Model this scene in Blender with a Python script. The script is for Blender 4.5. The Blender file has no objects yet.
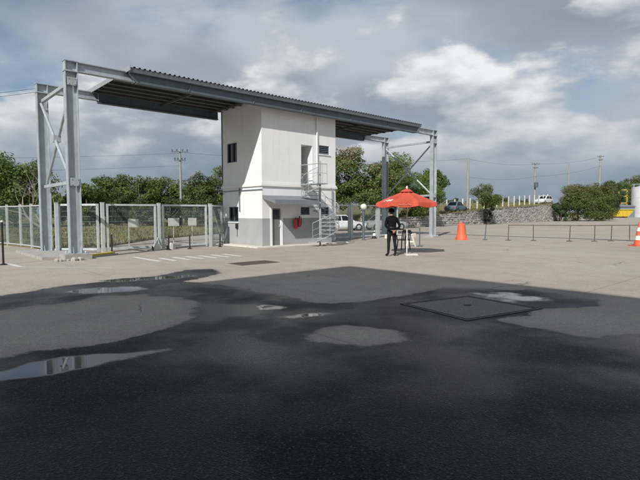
import bpy, bmesh, math, random
import numpy as np
from mathutils import Vector, Matrix
R = math.radians
scene = bpy.context.scene
col = scene.collection
random.seed(7); rng = np.random.default_rng(7)

# ------------------------------------------------------------------ camera
cam = bpy.data.cameras.new('camera'); camo = bpy.data.objects.new('camera', cam); col.objects.link(camo)
cam.sensor_width = 36.0; cam.lens = 36.0 * 485.4 / 640.0; cam.clip_start = 0.05; cam.clip_end = 6000
camo.matrix_world = (Matrix.Translation((0, 0, 1.65)) @ Matrix.Rotation(math.pi/2 - 0.056, 4, 'X')
                     @ Matrix.Rotation(-0.003, 4, 'Z'))
scene.camera = camo
# ------------------------------------------------------------------ colour management
scene.view_settings.view_transform = 'Standard'; scene.view_settings.look = 'None'
scene.view_settings.exposure = 0.0; scene.view_settings.gamma = 1.0
# ------------------------------------------------------------------ sun and sky
SUN_TRAVEL = Vector((0.483, 1.24, -1.0)).normalized()
SUN_EL = math.asin(-SUN_TRAVEL.z); SUN_ROT = math.atan2(-SUN_TRAVEL.x, -SUN_TRAVEL.y)
sl = bpy.data.lights.new('sun', 'SUN'); sl.energy = 4.5; sl.angle = R(0.53); sl.color = (1.0, 0.965, 0.91)
so = bpy.data.objects.new('sun', sl); col.objects.link(so); so.location = (-20, -50, 45)
so.rotation_euler = SUN_TRAVEL.to_track_quat('-Z', 'Y').to_euler()

def ramp(nt, stops, interp='LINEAR'):
    n = nt.nodes.new('ShaderNodeValToRGB'); n.color_ramp.interpolation = interp
    el = n.color_ramp.elements
    while len(el) < len(stops): el.new(0.5)
    for e, (p, c) in zip(el, stops):
        e.position = p; e.color = (c[0], c[1], c[2], 1) if isinstance(c, (tuple, list)) else (c, c, c, 1)
    return n
def math_(nt, op, a, b=None, clamp=False):
    n = nt.nodes.new('ShaderNodeMath'); n.operation = op; n.use_clamp = clamp
    for i, x in enumerate((a, b)):
        if x is None: continue
        if isinstance(x, (int, float)): n.inputs[i].default_value = x
        else: nt.links.new(x, n.inputs[i])
    return n.outputs[0]
def mapr(nt, v, a, b, c=0.0, d=1.0, smooth=True):
    n = nt.nodes.new('ShaderNodeMapRange'); n.interpolation_type = 'SMOOTHSTEP' if smooth else 'LINEAR'
    nt.links.new(v, n.inputs[0])
    for i, x in zip((1, 2, 3, 4), (a, b, c, d)): n.inputs[i].default_value = x
    return n.outputs[0]
def mixc(nt, fac, a, b, typ='MIX'):
    n = nt.nodes.new('ShaderNodeMix'); n.data_type = 'RGBA'; n.blend_type = typ
    for s, x in ((0, fac), (6, a), (7, b)):
        if isinstance(x, (int, float)): n.inputs[s].default_value = x
        elif isinstance(x, (tuple, list)): n.inputs[s].default_value = (x[0], x[1], x[2], 1)
        else: nt.links.new(x, n.inputs[s])
    return n.outputs[2]
def noise(nt, vec, scale, detail=4, rough=0.55, dist=0.0):
    n = nt.nodes.new('ShaderNodeTexNoise'); n.inputs['Scale'].default_value = scale
    n.inputs['Detail'].default_value = detail; n.inputs['Roughness'].default_value = rough
    n.inputs['Distortion'].default_value = dist
    if vec is not None: nt.links.new(vec, n.inputs['Vector'])
    return n.outputs['Fac']

w = bpy.data.worlds.new('World'); scene.world = w; w.use_nodes = True
nt = w.node_tree; nt.nodes.clear(); L = nt.links.new
tc = nt.nodes.new('ShaderNodeTexCoord'); sx = nt.nodes.new('ShaderNodeSeparateXYZ'); L(tc.outputs['Generated'], sx.inputs[0])
zc = math_(nt, 'MAXIMUM', sx.outputs['Z'], 0.0)
cx = nt.nodes.new('ShaderNodeCombineXYZ'); L(sx.outputs['X'], cx.inputs[0]); L(sx.outputs['Y'], cx.inputs[1])
L(math_(nt, 'MULTIPLY', sx.outputs['Z'], 2.3), cx.inputs[2])
mp = nt.nodes.new('ShaderNodeMapping'); L(cx.outputs[0], mp.inputs[0]); mp.inputs['Location'].default_value = (1.1, 4.8, 6.2)
P = mp.outputs[0]
sky = nt.nodes.new('ShaderNodeTexSky'); sky.sky_type = 'NISHITA'; sky.sun_disc = False
sky.sun_elevation = SUN_EL; sky.sun_rotation = SUN_ROT; sky.altitude = 100; sky.dust_density = 0.6; sky.ozone_density = 1.6
skyc = nt.nodes.new('ShaderNodeVectorMath'); skyc.operation = 'SCALE'; L(sky.outputs[0], skyc.inputs[0]); skyc.inputs['Scale'].default_value = 0.075
mp2 = nt.nodes.new('ShaderNodeMapping'); L(P, mp2.inputs[0]); mp2.inputs['Location'].default_value = (-0.012, -0.03, 0.085)
d0 = noise(nt, P, 2.7, 10, 0.53, 0.1); d1 = noise(nt, mp2.outputs[0], 2.7, 10, 0.53, 0.1)     # density here and a little higher: lit tops, grey bases
str_ = noise(nt, P, 1.9, 6, 0.5, 0.3)
relief = math_(nt, 'ADD', math_(nt, 'MULTIPLY', math_(nt, 'SUBTRACT', d0, d1), 2.4), math_(nt, 'ADD', math_(nt, 'MULTIPLY', d0, 0.7), 0.14))
cumc = ramp(nt, [(0.26, (0.25, 0.285, 0.33)), (0.44, (0.36, 0.395, 0.435)), (0.60, (0.49, 0.515, 0.54)), (0.80, (0.68, 0.69, 0.70))]); L(relief, cumc.inputs[0])
cumm = mapr(nt, math_(nt, 'ADD', d0, mapr(nt, zc, 0.16, 0.42, 0.035, -0.055)), 0.46, 0.535)
strc = ramp(nt, [(0.34, (0.39, 0.43, 0.475)), (0.5, (0.29, 0.325, 0.37)), (0.66, (0.225, 0.255, 0.30))]); L(noise(nt, P, 2.4, 7, 0.5), strc.inputs[0])
strm = mapr(nt, math_(nt, 'ADD', str_, mapr(nt, zc, 0.22, 0.66, 0.02, -0.09)), 0.36, 0.48)
low = ramp(nt, [(0.35, (0.15, 0.195, 0.245)), (0.5, (0.185, 0.232, 0.285)), (0.65, (0.29, 0.335, 0.38))]); L(noise(nt, P, 3.0, 5, 0.5), low.inputs[0])
c1 = mixc(nt, math_(nt, 'MAXIMUM', strm, mapr(nt, zc, 0.22, 0.10)), skyc.outputs[0], strc.outputs[0])
c2 = mixc(nt, cumm, c1, cumc.outputs[0])
skycol = mixc(nt, mapr(nt, zc, 0.20, 0.05, 0.0, 0.86), c2, low.outputs[0])
bg = nt.nodes.new('ShaderNodeBackground'); L(skycol, bg.inputs['Color']); bg.inputs['Strength'].default_value = 1.25
wo = nt.nodes.new('ShaderNodeOutputWorld'); L(bg.outputs[0], wo.inputs['Surface'])

# ------------------------------------------------------------------ site axes: u along the canopy, v into the gate
TH = R(42.15); OX, OY = -8.85, 17.54
UX, UY = math.cos(TH), math.sin(TH)
def W(u, v, z=0.0): return (OX + u*UX - v*UY, OY + u*UY + v*UX, z)
def UV(x, y): dx, dy = x-OX, y-OY; return dx*UX + dy*UY, -dx*UY + dy*UX

# ------------------------------------------------------------------ mesh builder
class MB:
    def __init__(s): s.v = []; s.f = []
    def add(s, vs, fs):
        n = len(s.v); s.v += [tuple(p) for p in vs]; s.f += [tuple(i+n for i in f) for f in fs]; return s
    def hexa(s, c):      # 8 corners: bottom 4 ccw, top 4 ccw
        return s.add(c, [(3,2,1,0),(4,5,6,7),(0,1,5,4),(1,2,6,5),(2,3,7,6),(3,0,4,7)])
    def ub(s, u0, u1, v0, v1, z0, z1):
        return s.hexa([W(u0,v0,z0),W(u1,v0,z0),W(u1,v1,z0),W(u0,v1,z0),W(u0,v0,z1),W(u1,v0,z1),W(u1,v1,z1),W(u0,v1,z1)])
    def box(s, x0, x1, y0, y1, z0, z1):
        return s.hexa([(x0,y0,z0),(x1,y0,z0),(x1,y1,z0),(x0,y1,z0),(x0,y0,z1),(x1,y0,z1),(x1,y1,z1),(x0,y1,z1)])
    def tube(s, pts, r, n=8, cap=True):
        pts = [Vector(p) for p in pts]; rs = r if isinstance(r, (list, tuple)) else [r]*len(pts)
        vs = []; fs = []; a = None
        for i, p in enumerate(pts):
            t = (pts[min(i+1, len(pts)-1)] - pts[max(i-1, 0)]).normalized()
            if a is None:
                a = t.orthogonal().normalized()
            a = (a - t*a.dot(t)); a = a.normalized() if a.length > 1e-6 else t.orthogonal().normalized()
            b = t.cross(a)
            for k in range(n):
                q = 2*math.pi*k/n; vs.append(p + (a*math.cos(q) + b*math.sin(q))*rs[i])
        for i in range(len(pts)-1):
            for k in range(n): fs.append((i*n+k, i*n+(k+1)%n, (i+1)*n+(k+1)%n, (i+1)*n+k))
        if cap: fs.append(tuple(range(n-1, -1, -1))); fs.append(tuple((len(pts)-1)*n+k for k in range(n)))
        return s.add(vs, fs)
    def bar(s, p, q, wx, wz, up=(0, 0, 1)):    # rectangular bar from p to q
        p, q = Vector(p), Vector(q); t = (q-p).normalized(); u_ = Vector(up)
        if abs(t.dot(u_)) > 0.99: u_ = Vector((UX, UY, 0))
        sd = t.cross(u_).normalized()*wx/2; up_ = sd.cross(t).normalized()*wz/2
        return s.hexa([p-sd-up_, p+sd-up_, q+sd-up_, q-sd-up_, p-sd+up_, p+sd+up_, q+sd+up_, q-sd+up_])
    def lathe(s, c, prof, n=20):
        vs = []; fs = []
        for (r, z) in prof:
            for k in range(n):
                q = 2*math.pi*k/n; vs.append((c[0]+r*math.cos(q), c[1]+r*math.sin(q), c[2]+z))
        for i in range(len(prof)-1):
            for k in range(n): fs.append((i*n+k, i*n+(k+1)%n, (i+1)*n+(k+1)%n, (i+1)*n+k))
        fs.append(tuple(range(n-1, -1, -1))); fs.append(tuple((len(prof)-1)*n+k for k in range(n)))
        return s.add(vs, fs)
    def prism(s, base, d):     # base polygon (3D points), extruded by vector d
        n = len(base); top = [Vector(p)+Vector(d) for p in base]
        return s.add(list(base)+top, [tuple(range(n-1,-1,-1)), tuple(range(n, 2*n))] + [(i,(i+1)%n,n+(i+1)%n,n+i) for i in range(n)])
    def build(s, name, mat, parent=None, smooth=False, loc=None):
        off = Vector((0,0,0))
        if parent is not None:
            p = parent
            while p is not None: off += p.location; p = p.parent
        if loc is not None: off = off + Vector(loc)
        me = bpy.data.meshes.new(name); me.from_pydata([tuple(Vector(p)-off) for p in s.v], [], s.f); me.update()
        bm = bmesh.new(); bm.from_mesh(me); bmesh.ops.recalc_face_normals(bm, faces=bm.faces); bm.to_mesh(me); bm.free()
        if smooth:
            for p in me.polygons: p.use_smooth = True
            try: me.set_sharp_from_angle(angle=R(40))
            except Exception: pass
        if mat is not None: me.materials.append(mat)
        o = bpy.data.objects.new(name, me); col.objects.link(o)
        if parent is not None: o.parent = parent
        if loc is not None: o.location = loc
        return o
def tag(o, label=None, cat=None, group=None, kind=None):
    if label: o['label'] = label
    if cat: o['category'] = cat
    if group: o['group'] = group
    if kind: o['kind'] = kind
    return o
def thing(name, loc, label, cat, group=None):
    o = bpy.data.objects.new(name, None); col.objects.link(o); o.location = loc; o.empty_display_size = 0.2
    return tag(o, label, cat, group)
def shared(src, name, parent, loc):      # another piece with the same mesh
    o = bpy.data.objects.new(name, src.data); col.objects.link(o); o.parent = parent; o.location = loc; return o

# ------------------------------------------------------------------ materials
def mat(name, c, rough=0.6, var=0.12, scale=3.0, bump=0.0, bscale=40.0, metal=0.0, dirt=None, spec=0.5, streak=0.0):
    m = bpy.data.materials.new(name); m.use_nodes = True; t = m.node_tree; b = t.nodes['Principled BSDF']
    g = t.nodes.new('ShaderNodeNewGeometry'); pos = g.outputs['Position']
    n1 = noise(t, pos, scale, 6, 0.6)
    lo = tuple(x*(1-var) for x in c); hi = tuple(min(1, x*(1+var)) for x in c)
    rp = ramp(t, [(0.32, lo), (0.68, hi)]); t.links.new(n1, rp.inputs[0]); cc = rp.outputs[0]
    if streak > 0:
        mpn = t.nodes.new('ShaderNodeMapping'); t.links.new(pos, mpn.inputs[0]); mpn.inputs['Scale'].default_value = (6, 6, 0.35)
        sn = noise(t, mpn.outputs[0], 1.0, 5, 0.6)
        cc = mixc(t, math_(t, 'MULTIPLY', mapr(t, sn, 0.5, 0.72), streak), cc, dirt or (0.12, 0.11, 0.09))
    elif dirt:
        n2 = noise(t, pos, scale*0.6+0.3, 8, 0.7)
        cc = mixc(t, mapr(t, n2, 0.55, 0.75, 0, 0.7), cc, dirt)
    t.links.new(cc, b.inputs['Base Color'])
    b.inputs['Roughness'].default_value = rough; b.inputs['Metallic'].default_value = metal
    b.inputs['Specular IOR Level'].default_value = spec
    if bump > 0:
        bn = t.nodes.new('ShaderNodeBump'); bn.inputs['Strength'].default_value = bump; bn.inputs['Distance'].default_value = 0.02
        t.links.new(noise(t, pos, bscale, 5, 0.6), bn.inputs['Height']); t.links.new(bn.outputs[0], b.inputs['Normal'])
    return m
M = {}
M['steel'] = mat('galvanised_steel', (0.41, 0.46, 0.49), 0.5, 0.14, 3, 0.08, 40, 0.25, (0.27, 0.265, 0.25), streak=0.6)
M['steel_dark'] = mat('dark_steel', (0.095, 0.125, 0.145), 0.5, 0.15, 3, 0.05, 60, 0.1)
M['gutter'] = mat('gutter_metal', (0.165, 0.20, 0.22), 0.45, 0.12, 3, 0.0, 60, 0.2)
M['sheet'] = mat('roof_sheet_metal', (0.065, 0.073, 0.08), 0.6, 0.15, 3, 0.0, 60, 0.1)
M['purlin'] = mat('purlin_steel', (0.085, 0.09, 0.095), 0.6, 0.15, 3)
M['trim'] = mat('roof_trim', (0.30, 0.32, 0.325), 0.5, 0.08, 3)
M['frame'] = mat('gate_frame_paint', (0.50, 0.54, 0.54), 0.5, 0.12, 5, 0, 60, 0.15, (0.33, 0.35, 0.34), streak=0.3)
M['wire'] = mat('wire_mesh', (0.26, 0.31, 0.31), 0.5, 0.1, 3)
M['wire_green'] = mat('green_wire_mesh', (0.14, 0.20, 0.19), 0.5, 0.1, 3)
M['white'] = mat('white_paint', (0.76, 0.76, 0.74), 0.6, 0.05, 2, 0.05, 80)
M['white_trim'] = mat('white_trim', (0.78, 0.78, 0.77), 0.55, 0.04, 2)
M['stair'] = mat('stair_grey_metal', (0.34, 0.37, 0.375), 0.5, 0.08, 4)
M['awning'] = mat('awning_slab', (0.19, 0.21, 0.225), 0.7, 0.1, 3, 0.05, 50)
M['glass'] = mat('dark_glass', (0.012, 0.016, 0.018), 0.08, 0.1, 2)
M['dark'] = mat('dark_interior', (0.02, 0.02, 0.02), 0.7, 0.1, 2)
M['door'] = mat('door_paint', (0.16, 0.17, 0.16), 0.5, 0.08, 3)
M['red'] = mat('red_paint', (0.45, 0.03, 0.05), 0.4, 0.1, 5)
M['orange'] = mat('orange_plastic', (0.66, 0.125, 0.05), 0.6, 0.15, 4, 0.1, 30, dirt=(0.36, 0.11, 0.07))
M['canopy'] = mat('orange_red_fabric', (0.50, 0.078, 0.042), 0.9, 0.22, 2.5, 0.15, 30)
M['canopy_pale'] = mat('faded_print', (0.58, 0.20, 0.15), 0.8, 0.1, 6)
M['black'] = mat('black_plastic', (0.018, 0.018, 0.02), 0.45, 0.2, 6)
M['concrete'] = mat('concrete', (0.36, 0.345, 0.32), 0.85, 0.18, 3, 0.25, 40, 0, (0.22, 0.2, 0.18))
M['kerb_white'] = mat('limewashed_kerb', (0.66, 0.64, 0.58), 0.8, 0.12, 4, 0.15, 40, 0, (0.35, 0.33, 0.29))
M['yellow'] = mat('yellow_paint', (0.62, 0.43, 0.05), 0.6, 0.15, 5, 0.1, 40, 0, (0.35, 0.25, 0.1))
M['yellow_machine'] = mat('yellow_machine_paint', (0.55, 0.38, 0.03), 0.5, 0.08, 3)
M['yellow_dull'] = mat('dull_yellow_paint', (0.36, 0.28, 0.07), 0.7, 0.2, 2, dirt=(0.2, 0.16, 0.08))
M['pole'] = mat('concrete_pole', (0.30, 0.295, 0.28), 0.85, 0.1, 2, 0.1, 30)
M['paint_line'] = mat('road_marking', (0.66, 0.64, 0.60), 0.75, 0.15, 6, 0.1, 90, 0, (0.36, 0.33, 0.30))
M['wood'] = mat('bark', (0.16, 0.125, 0.095), 0.9, 0.25, 6, 0.4, 20)
M['bare'] = mat('pale_bark', (0.34, 0.30, 0.25), 0.9, 0.2, 6, 0.3, 20)
M['fence_post'] = mat('fence_concrete', (0.62, 0.61, 0.54), 0.85, 0.12, 2)
M['carwhite'] = mat('white_car_paint', (0.74, 0.75, 0.76), 0.25, 0.02, 2)
M['carblue'] = mat('blue_grey_car_paint', (0.10, 0.145, 0.18), 0.25, 0.05, 2)
M['carsilver'] = mat('silver_car_paint', (0.42, 0.44, 0.45), 0.3, 0.03, 2, 0, 40, 0.4)
M['rubber'] = mat('tyre_rubber', (0.02, 0.02, 0.02), 0.8, 0.1, 5)
M['alu'] = mat('wheel_rim', (0.45, 0.46, 0.47), 0.35, 0.1, 5, 0, 40, 0.6)
M['lamp_red'] = mat('tail_lamp', (0.35, 0.02, 0.02), 0.3, 0.1, 5)
M['facade'] = mat('rendered_wall', (0.52, 0.50, 0.47), 0.8, 0.06, 1, 0.1, 30)
M['globe'] = mat('opal_globe', (0.70, 0.70, 0.67), 0.35, 0.04, 3)
M['board'] = mat('sign_board', (0.66, 0.68, 0.62), 0.6, 0.06, 4)
M['shed'] = mat('shed_cladding', (0.16, 0.20, 0.23), 0.6, 0.1, 2)
M['tank'] = mat('tank_white', (0.66, 0.67, 0.67), 0.5, 0.08, 0.4, streak=0.25, dirt=(0.4, 0.4, 0.38))
M['cable'] = mat('cable', (0.03, 0.03, 0.035), 0.7, 0.1, 3)
M['cloth'] = mat('black_cloth', (0.008, 0.008, 0.010), 0.95, 0.3, 14, 0.3, 50, spec=0.1)
M['trousers'] = mat('dark_trousers', (0.02, 0.02, 0.022), 0.95, 0.3, 14, 0.3, 50, spec=0.1)
M['skin'] = mat('skin', (0.33, 0.18, 0.125), 0.6, 0.08, 20)
M['boots'] = mat('black_leather', (0.015, 0.013, 0.012), 0.4, 0.2, 20)

def wall_paint():
    m = bpy.data.materials.new('wall_paint'); m.use_nodes = True; t = m.node_tree; b = t.nodes['Principled BSDF']
    g = t.nodes.new('ShaderNodeNewGeometry'); s = t.nodes.new('ShaderNodeSeparateXYZ'); t.links.new(g.outputs['Position'], s.inputs[0])
    n = noise(t, g.outputs['Position'], 1.3, 7, 0.6)
    w1 = ramp(t, [(0.3, (0.74, 0.75, 0.75)), (0.7, (0.81, 0.815, 0.815))]); t.links.new(n, w1.inputs[0])
    g1 = ramp(t, [(0.3, (0.32, 0.335, 0.345)), (0.7, (0.385, 0.40, 0.41))]); t.links.new(n, g1.inputs[0])
    edge = math_(t, 'GREATER_THAN', s.outputs['Z'], 1.39)
    c = mixc(t, edge, g1.outputs[0], w1.outputs[0])
    mp_ = t.nodes.new('ShaderNodeMapping'); t.links.new(g.outputs['Position'], mp_.inputs[0]); mp_.inputs['Scale'].default_value = (5, 5, 0.3)
    st = noise(t, mp_.outputs[0], 1.0, 6, 0.65)
    c = mixc(t, mapr(t, st, 0.52, 0.78, 0, 0.20), c, (0.33, 0.31, 0.27))
    spl = math_(t, 'MULTIPLY', mapr(t, math_(t, 'ADD', s.outputs['Z'], math_(t, 'MULTIPLY', n, 0.25)), 0.42, 0.16), 0.45)   # splashed mud at the foot
    c = mixc(t, spl, c, (0.30, 0.27, 0.22))
    t.links.new(c, b.inputs['Base Color']); b.inputs['Roughness'].default_value = 0.75
    bn = t.nodes.new('ShaderNodeBump'); bn.inputs['Strength'].default_value = 0.12; bn.inputs['Distance'].default_value = 0.01
    t.links.new(noise(t, g.outputs['Position'], 60, 4, 0.6), bn.inputs['Height']); t.links.new(bn.outputs[0], b.inputs['Normal'])
    return m
M['wall'] = wall_paint()

def leaf_mat(name, c0, c1, c2, tip):
    m = bpy.data.materials.new(name); m.use_nodes = True; t = m.node_tree; b = t.nodes['Principled BSDF']
    a = t.nodes.new('ShaderNodeAttribute'); a.attribute_name = 'leaf'
    rp = ramp(t, [(0.0, c0), (0.45, c1), (0.85, c2), (0.9, tip), (1.0, tip)]); t.links.new(a.outputs['Fac'], rp.inputs[0])
    t.links.new(rp.outputs[0], b.inputs['Base Color']); b.inputs['Roughness'].default_value = 0.55
    b.inputs['Specular IOR Level'].default_value = 0.3
    tr = t.nodes.new('ShaderNodeBsdfTranslucent'); t.links.new(mixc(t, 0.5, rp.outputs[0], (0.16, 0.2, 0.03)), tr.inputs['Color'])
    mx = t.nodes.new('ShaderNodeMixShader'); mx.inputs[0].default_value = 0.25
    t.links.new(b.outputs[0], mx.inputs[1]); t.links.new(tr.outputs[0], mx.inputs[2])
    t.links.new(mx.outputs[0], t.nodes['Material Output'].inputs['Surface'])
    return m
M['leaf_a'] = leaf_mat('leaf_mid_green', (0.042, 0.078, 0.018), (0.092, 0.15, 0.028), (0.16, 0.21, 0.05), (0.19, 0.15, 0.06))
M['leaf_b'] = leaf_mat('leaf_bright_green', (0.04, 0.08, 0.016), (0.095, 0.16, 0.03), (0.16, 0.23, 0.05), (0.20, 0.22, 0.06))
M['leaf_c'] = leaf_mat('leaf_reddish_green', (0.04, 0.07, 0.018), (0.092, 0.135, 0.03), (0.16, 0.175, 0.05), (0.20, 0.125, 0.07))
M['leaf_d'] = leaf_mat('leaf_dull_green', (0.032, 0.055, 0.022), (0.06, 0.09, 0.032), (0.10, 0.125, 0.045), (0.13, 0.10, 0.06))
M['leaf_e'] = leaf_mat('leaf_flower_tips', (0.04, 0.076, 0.018), (0.09, 0.145, 0.028), (0.15, 0.20, 0.05), (0.27, 0.215, 0.14))
M['leaf_f'] = leaf_mat('leaf_dark_shrub', (0.02, 0.024, 0.022), (0.03, 0.036, 0.032), (0.045, 0.045, 0.045), (0.06, 0.05, 0.06))

# ------------------------------------------------------------------ ground, yard, verge
def ground_material(c0, c1, c2):
    m = bpy.data.materials.new('dry_grass_ground'); m.use_nodes = True; t = m.node_tree; b = t.nodes['Principled BSDF']
    g = t.nodes.new('ShaderNodeNewGeometry'); pos = g.outputs['Position']
    rp = ramp(t, [(0.3, c0), (0.5, c1), (0.7, c2)]); t.links.new(noise(t, pos, 0.22, 8, 0.65), rp.inputs[0])
    f = noise(t, pos, 9, 6, 0.7); c = mixc(t, mapr(t, f, 0.35, 0.7, 0.0, 0.6), rp.outputs[0], tuple(x*0.45 for x in c0))
    t.links.new(c, b.inputs['Base Color']); b.inputs['Roughness'].default_value = 0.95; b.inputs['Specular IOR Level'].default_value = 0.1
    bn = t.nodes.new('ShaderNodeBump'); bn.inputs['Strength'].default_value = 0.6; bn.inputs['Distance'].default_value = 0.08
    t.links.new(f, bn.inputs['Height']); t.links.new(bn.outputs[0], b.inputs['Normal'])
    return m
M['grass'] = ground_material((0.15, 0.155, 0.075), (0.25, 0.21, 0.12), (0.18, 0.18, 0.085))
M['field'] = ground_material((0.14, 0.17, 0.07), (0.20, 0.21, 0.09), (0.17, 0.19, 0.08))

WET=[[(-7.30,9.24),(-6.43,9.68),(-6.20,10.30),(-6.00,10.71),(-5.71,11.23),(-5.31,11.63),(-4.71,11.96),(-4.29,12.92),(-3.93,14.05),(-3.26,14.29),(-2.68,13.32),(-2.96,12.39),(-3.27,11.76),(-2.68,11.24),(-2.04,10.92),(-1.54,10.55),(-1.36,10.08),(-0.59,9.46),(-0.19,8.97),(0.18,8.71),(0.55,8.80),(1.15,9.26),(1.56,9.42),(2.08,10.01),(2.73,10.54),(3.47,10.45),(4.24,10.23),(5.12,10.28),(5.50,9.82),(5.33,9.14),(4.97,8.54),(4.56,8.28),(3.85,8.24),(3.18,7.65),(2.78,7.43),(3.02,6.90),(3.36,6.44),(3.70,6.33),(4.36,6.54),(5.35,6.42),(8,4.5),(8,-3),(0,-5),(-8,-3),(-8,6)]]
DRY=[[(-6.28,7.94),(-5.50,8.25),(-4.81,8.89),(-4.38,9.58),(-3.67,9.81),(-2.98,9.56),(-2.48,9.16),(-2.14,8.65),(-2.06,7.80),(-2.07,7.09),(-2.35,6.62),(-2.81,6.11),(-3.28,5.80),(-3.72,5.56),(-4.13,5.19),(-7,5.0)],
 [(-0.19,6.54),(0.02,6.88),(0.36,7.03),(0.72,6.93),(1.09,6.58),(1.09,6.26),(0.75,5.98),(0.25,5.98),(-0.07,6.17)]]
PUD=[[(-3.67,4.86),(-3.37,5.02),(-3.23,5.32),(-3.00,5.51),(-2.48,5.64),(-2.16,5.74),(-1.90,5.85),(-1.78,5.82),(-2.00,5.62),(-2.26,5.39),(-2.57,5.11),(-2.79,4.92),(-2.92,4.80),(-3.17,4.71),(-3.46,4.58)],
 [(-1.12,8.50),(-0.93,8.59),(-0.65,8.45),(-0.76,8.27),(-1.00,8.27)],
 [(-0.58,7.63),(-0.33,7.87),(0.08,7.96),(0.16,7.84),(-0.16,7.66),(-0.47,7.51)],
 [(-5.35,10.15),(-5.26,10.55),(-4.87,10.90),(-4.04,10.81),(-3.67,10.52),(-3.92,10.19),(-4.47,10.01),(-4.93,9.89)],
 [(-5.43,11.80),(-5.08,12.25),(-4.43,12.56),(-3.49,12.95),(-3.24,12.69),(-3.56,12.25),(-4.21,11.95),(-4.94,11.62)],
 [(3.07,9.87),(3.73,9.98),(4.19,9.61),(4.41,9.15),(4.33,8.84),(3.91,8.75),(3.53,8.96),(3.22,9.39)]]
def sdf(poly, X, Y):
    p = np.array(poly); n = len(p); d = np.full(X.shape, 1e9); ins = np.zeros(X.shape, bool)
    for i in range(n):
        a = p[i]; b = p[(i+1) % n]; e = b-a
        wx = X-a[0]; wy = Y-a[1]; t = np.clip((wx*e[0]+wy*e[1])/(e@e), 0, 1)
        d = np.minimum(d, (wx-e[0]*t)**2+(wy-e[1]*t)**2)
        c = ((a[1] > Y) != (b[1] > Y)) & (X < (b[0]-a[0])*(Y-a[1])/(b[1]-a[1]+1e-12)+a[0]); ins ^= c
    return np.where(ins, 1, -1)*np.sqrt(d)

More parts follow.
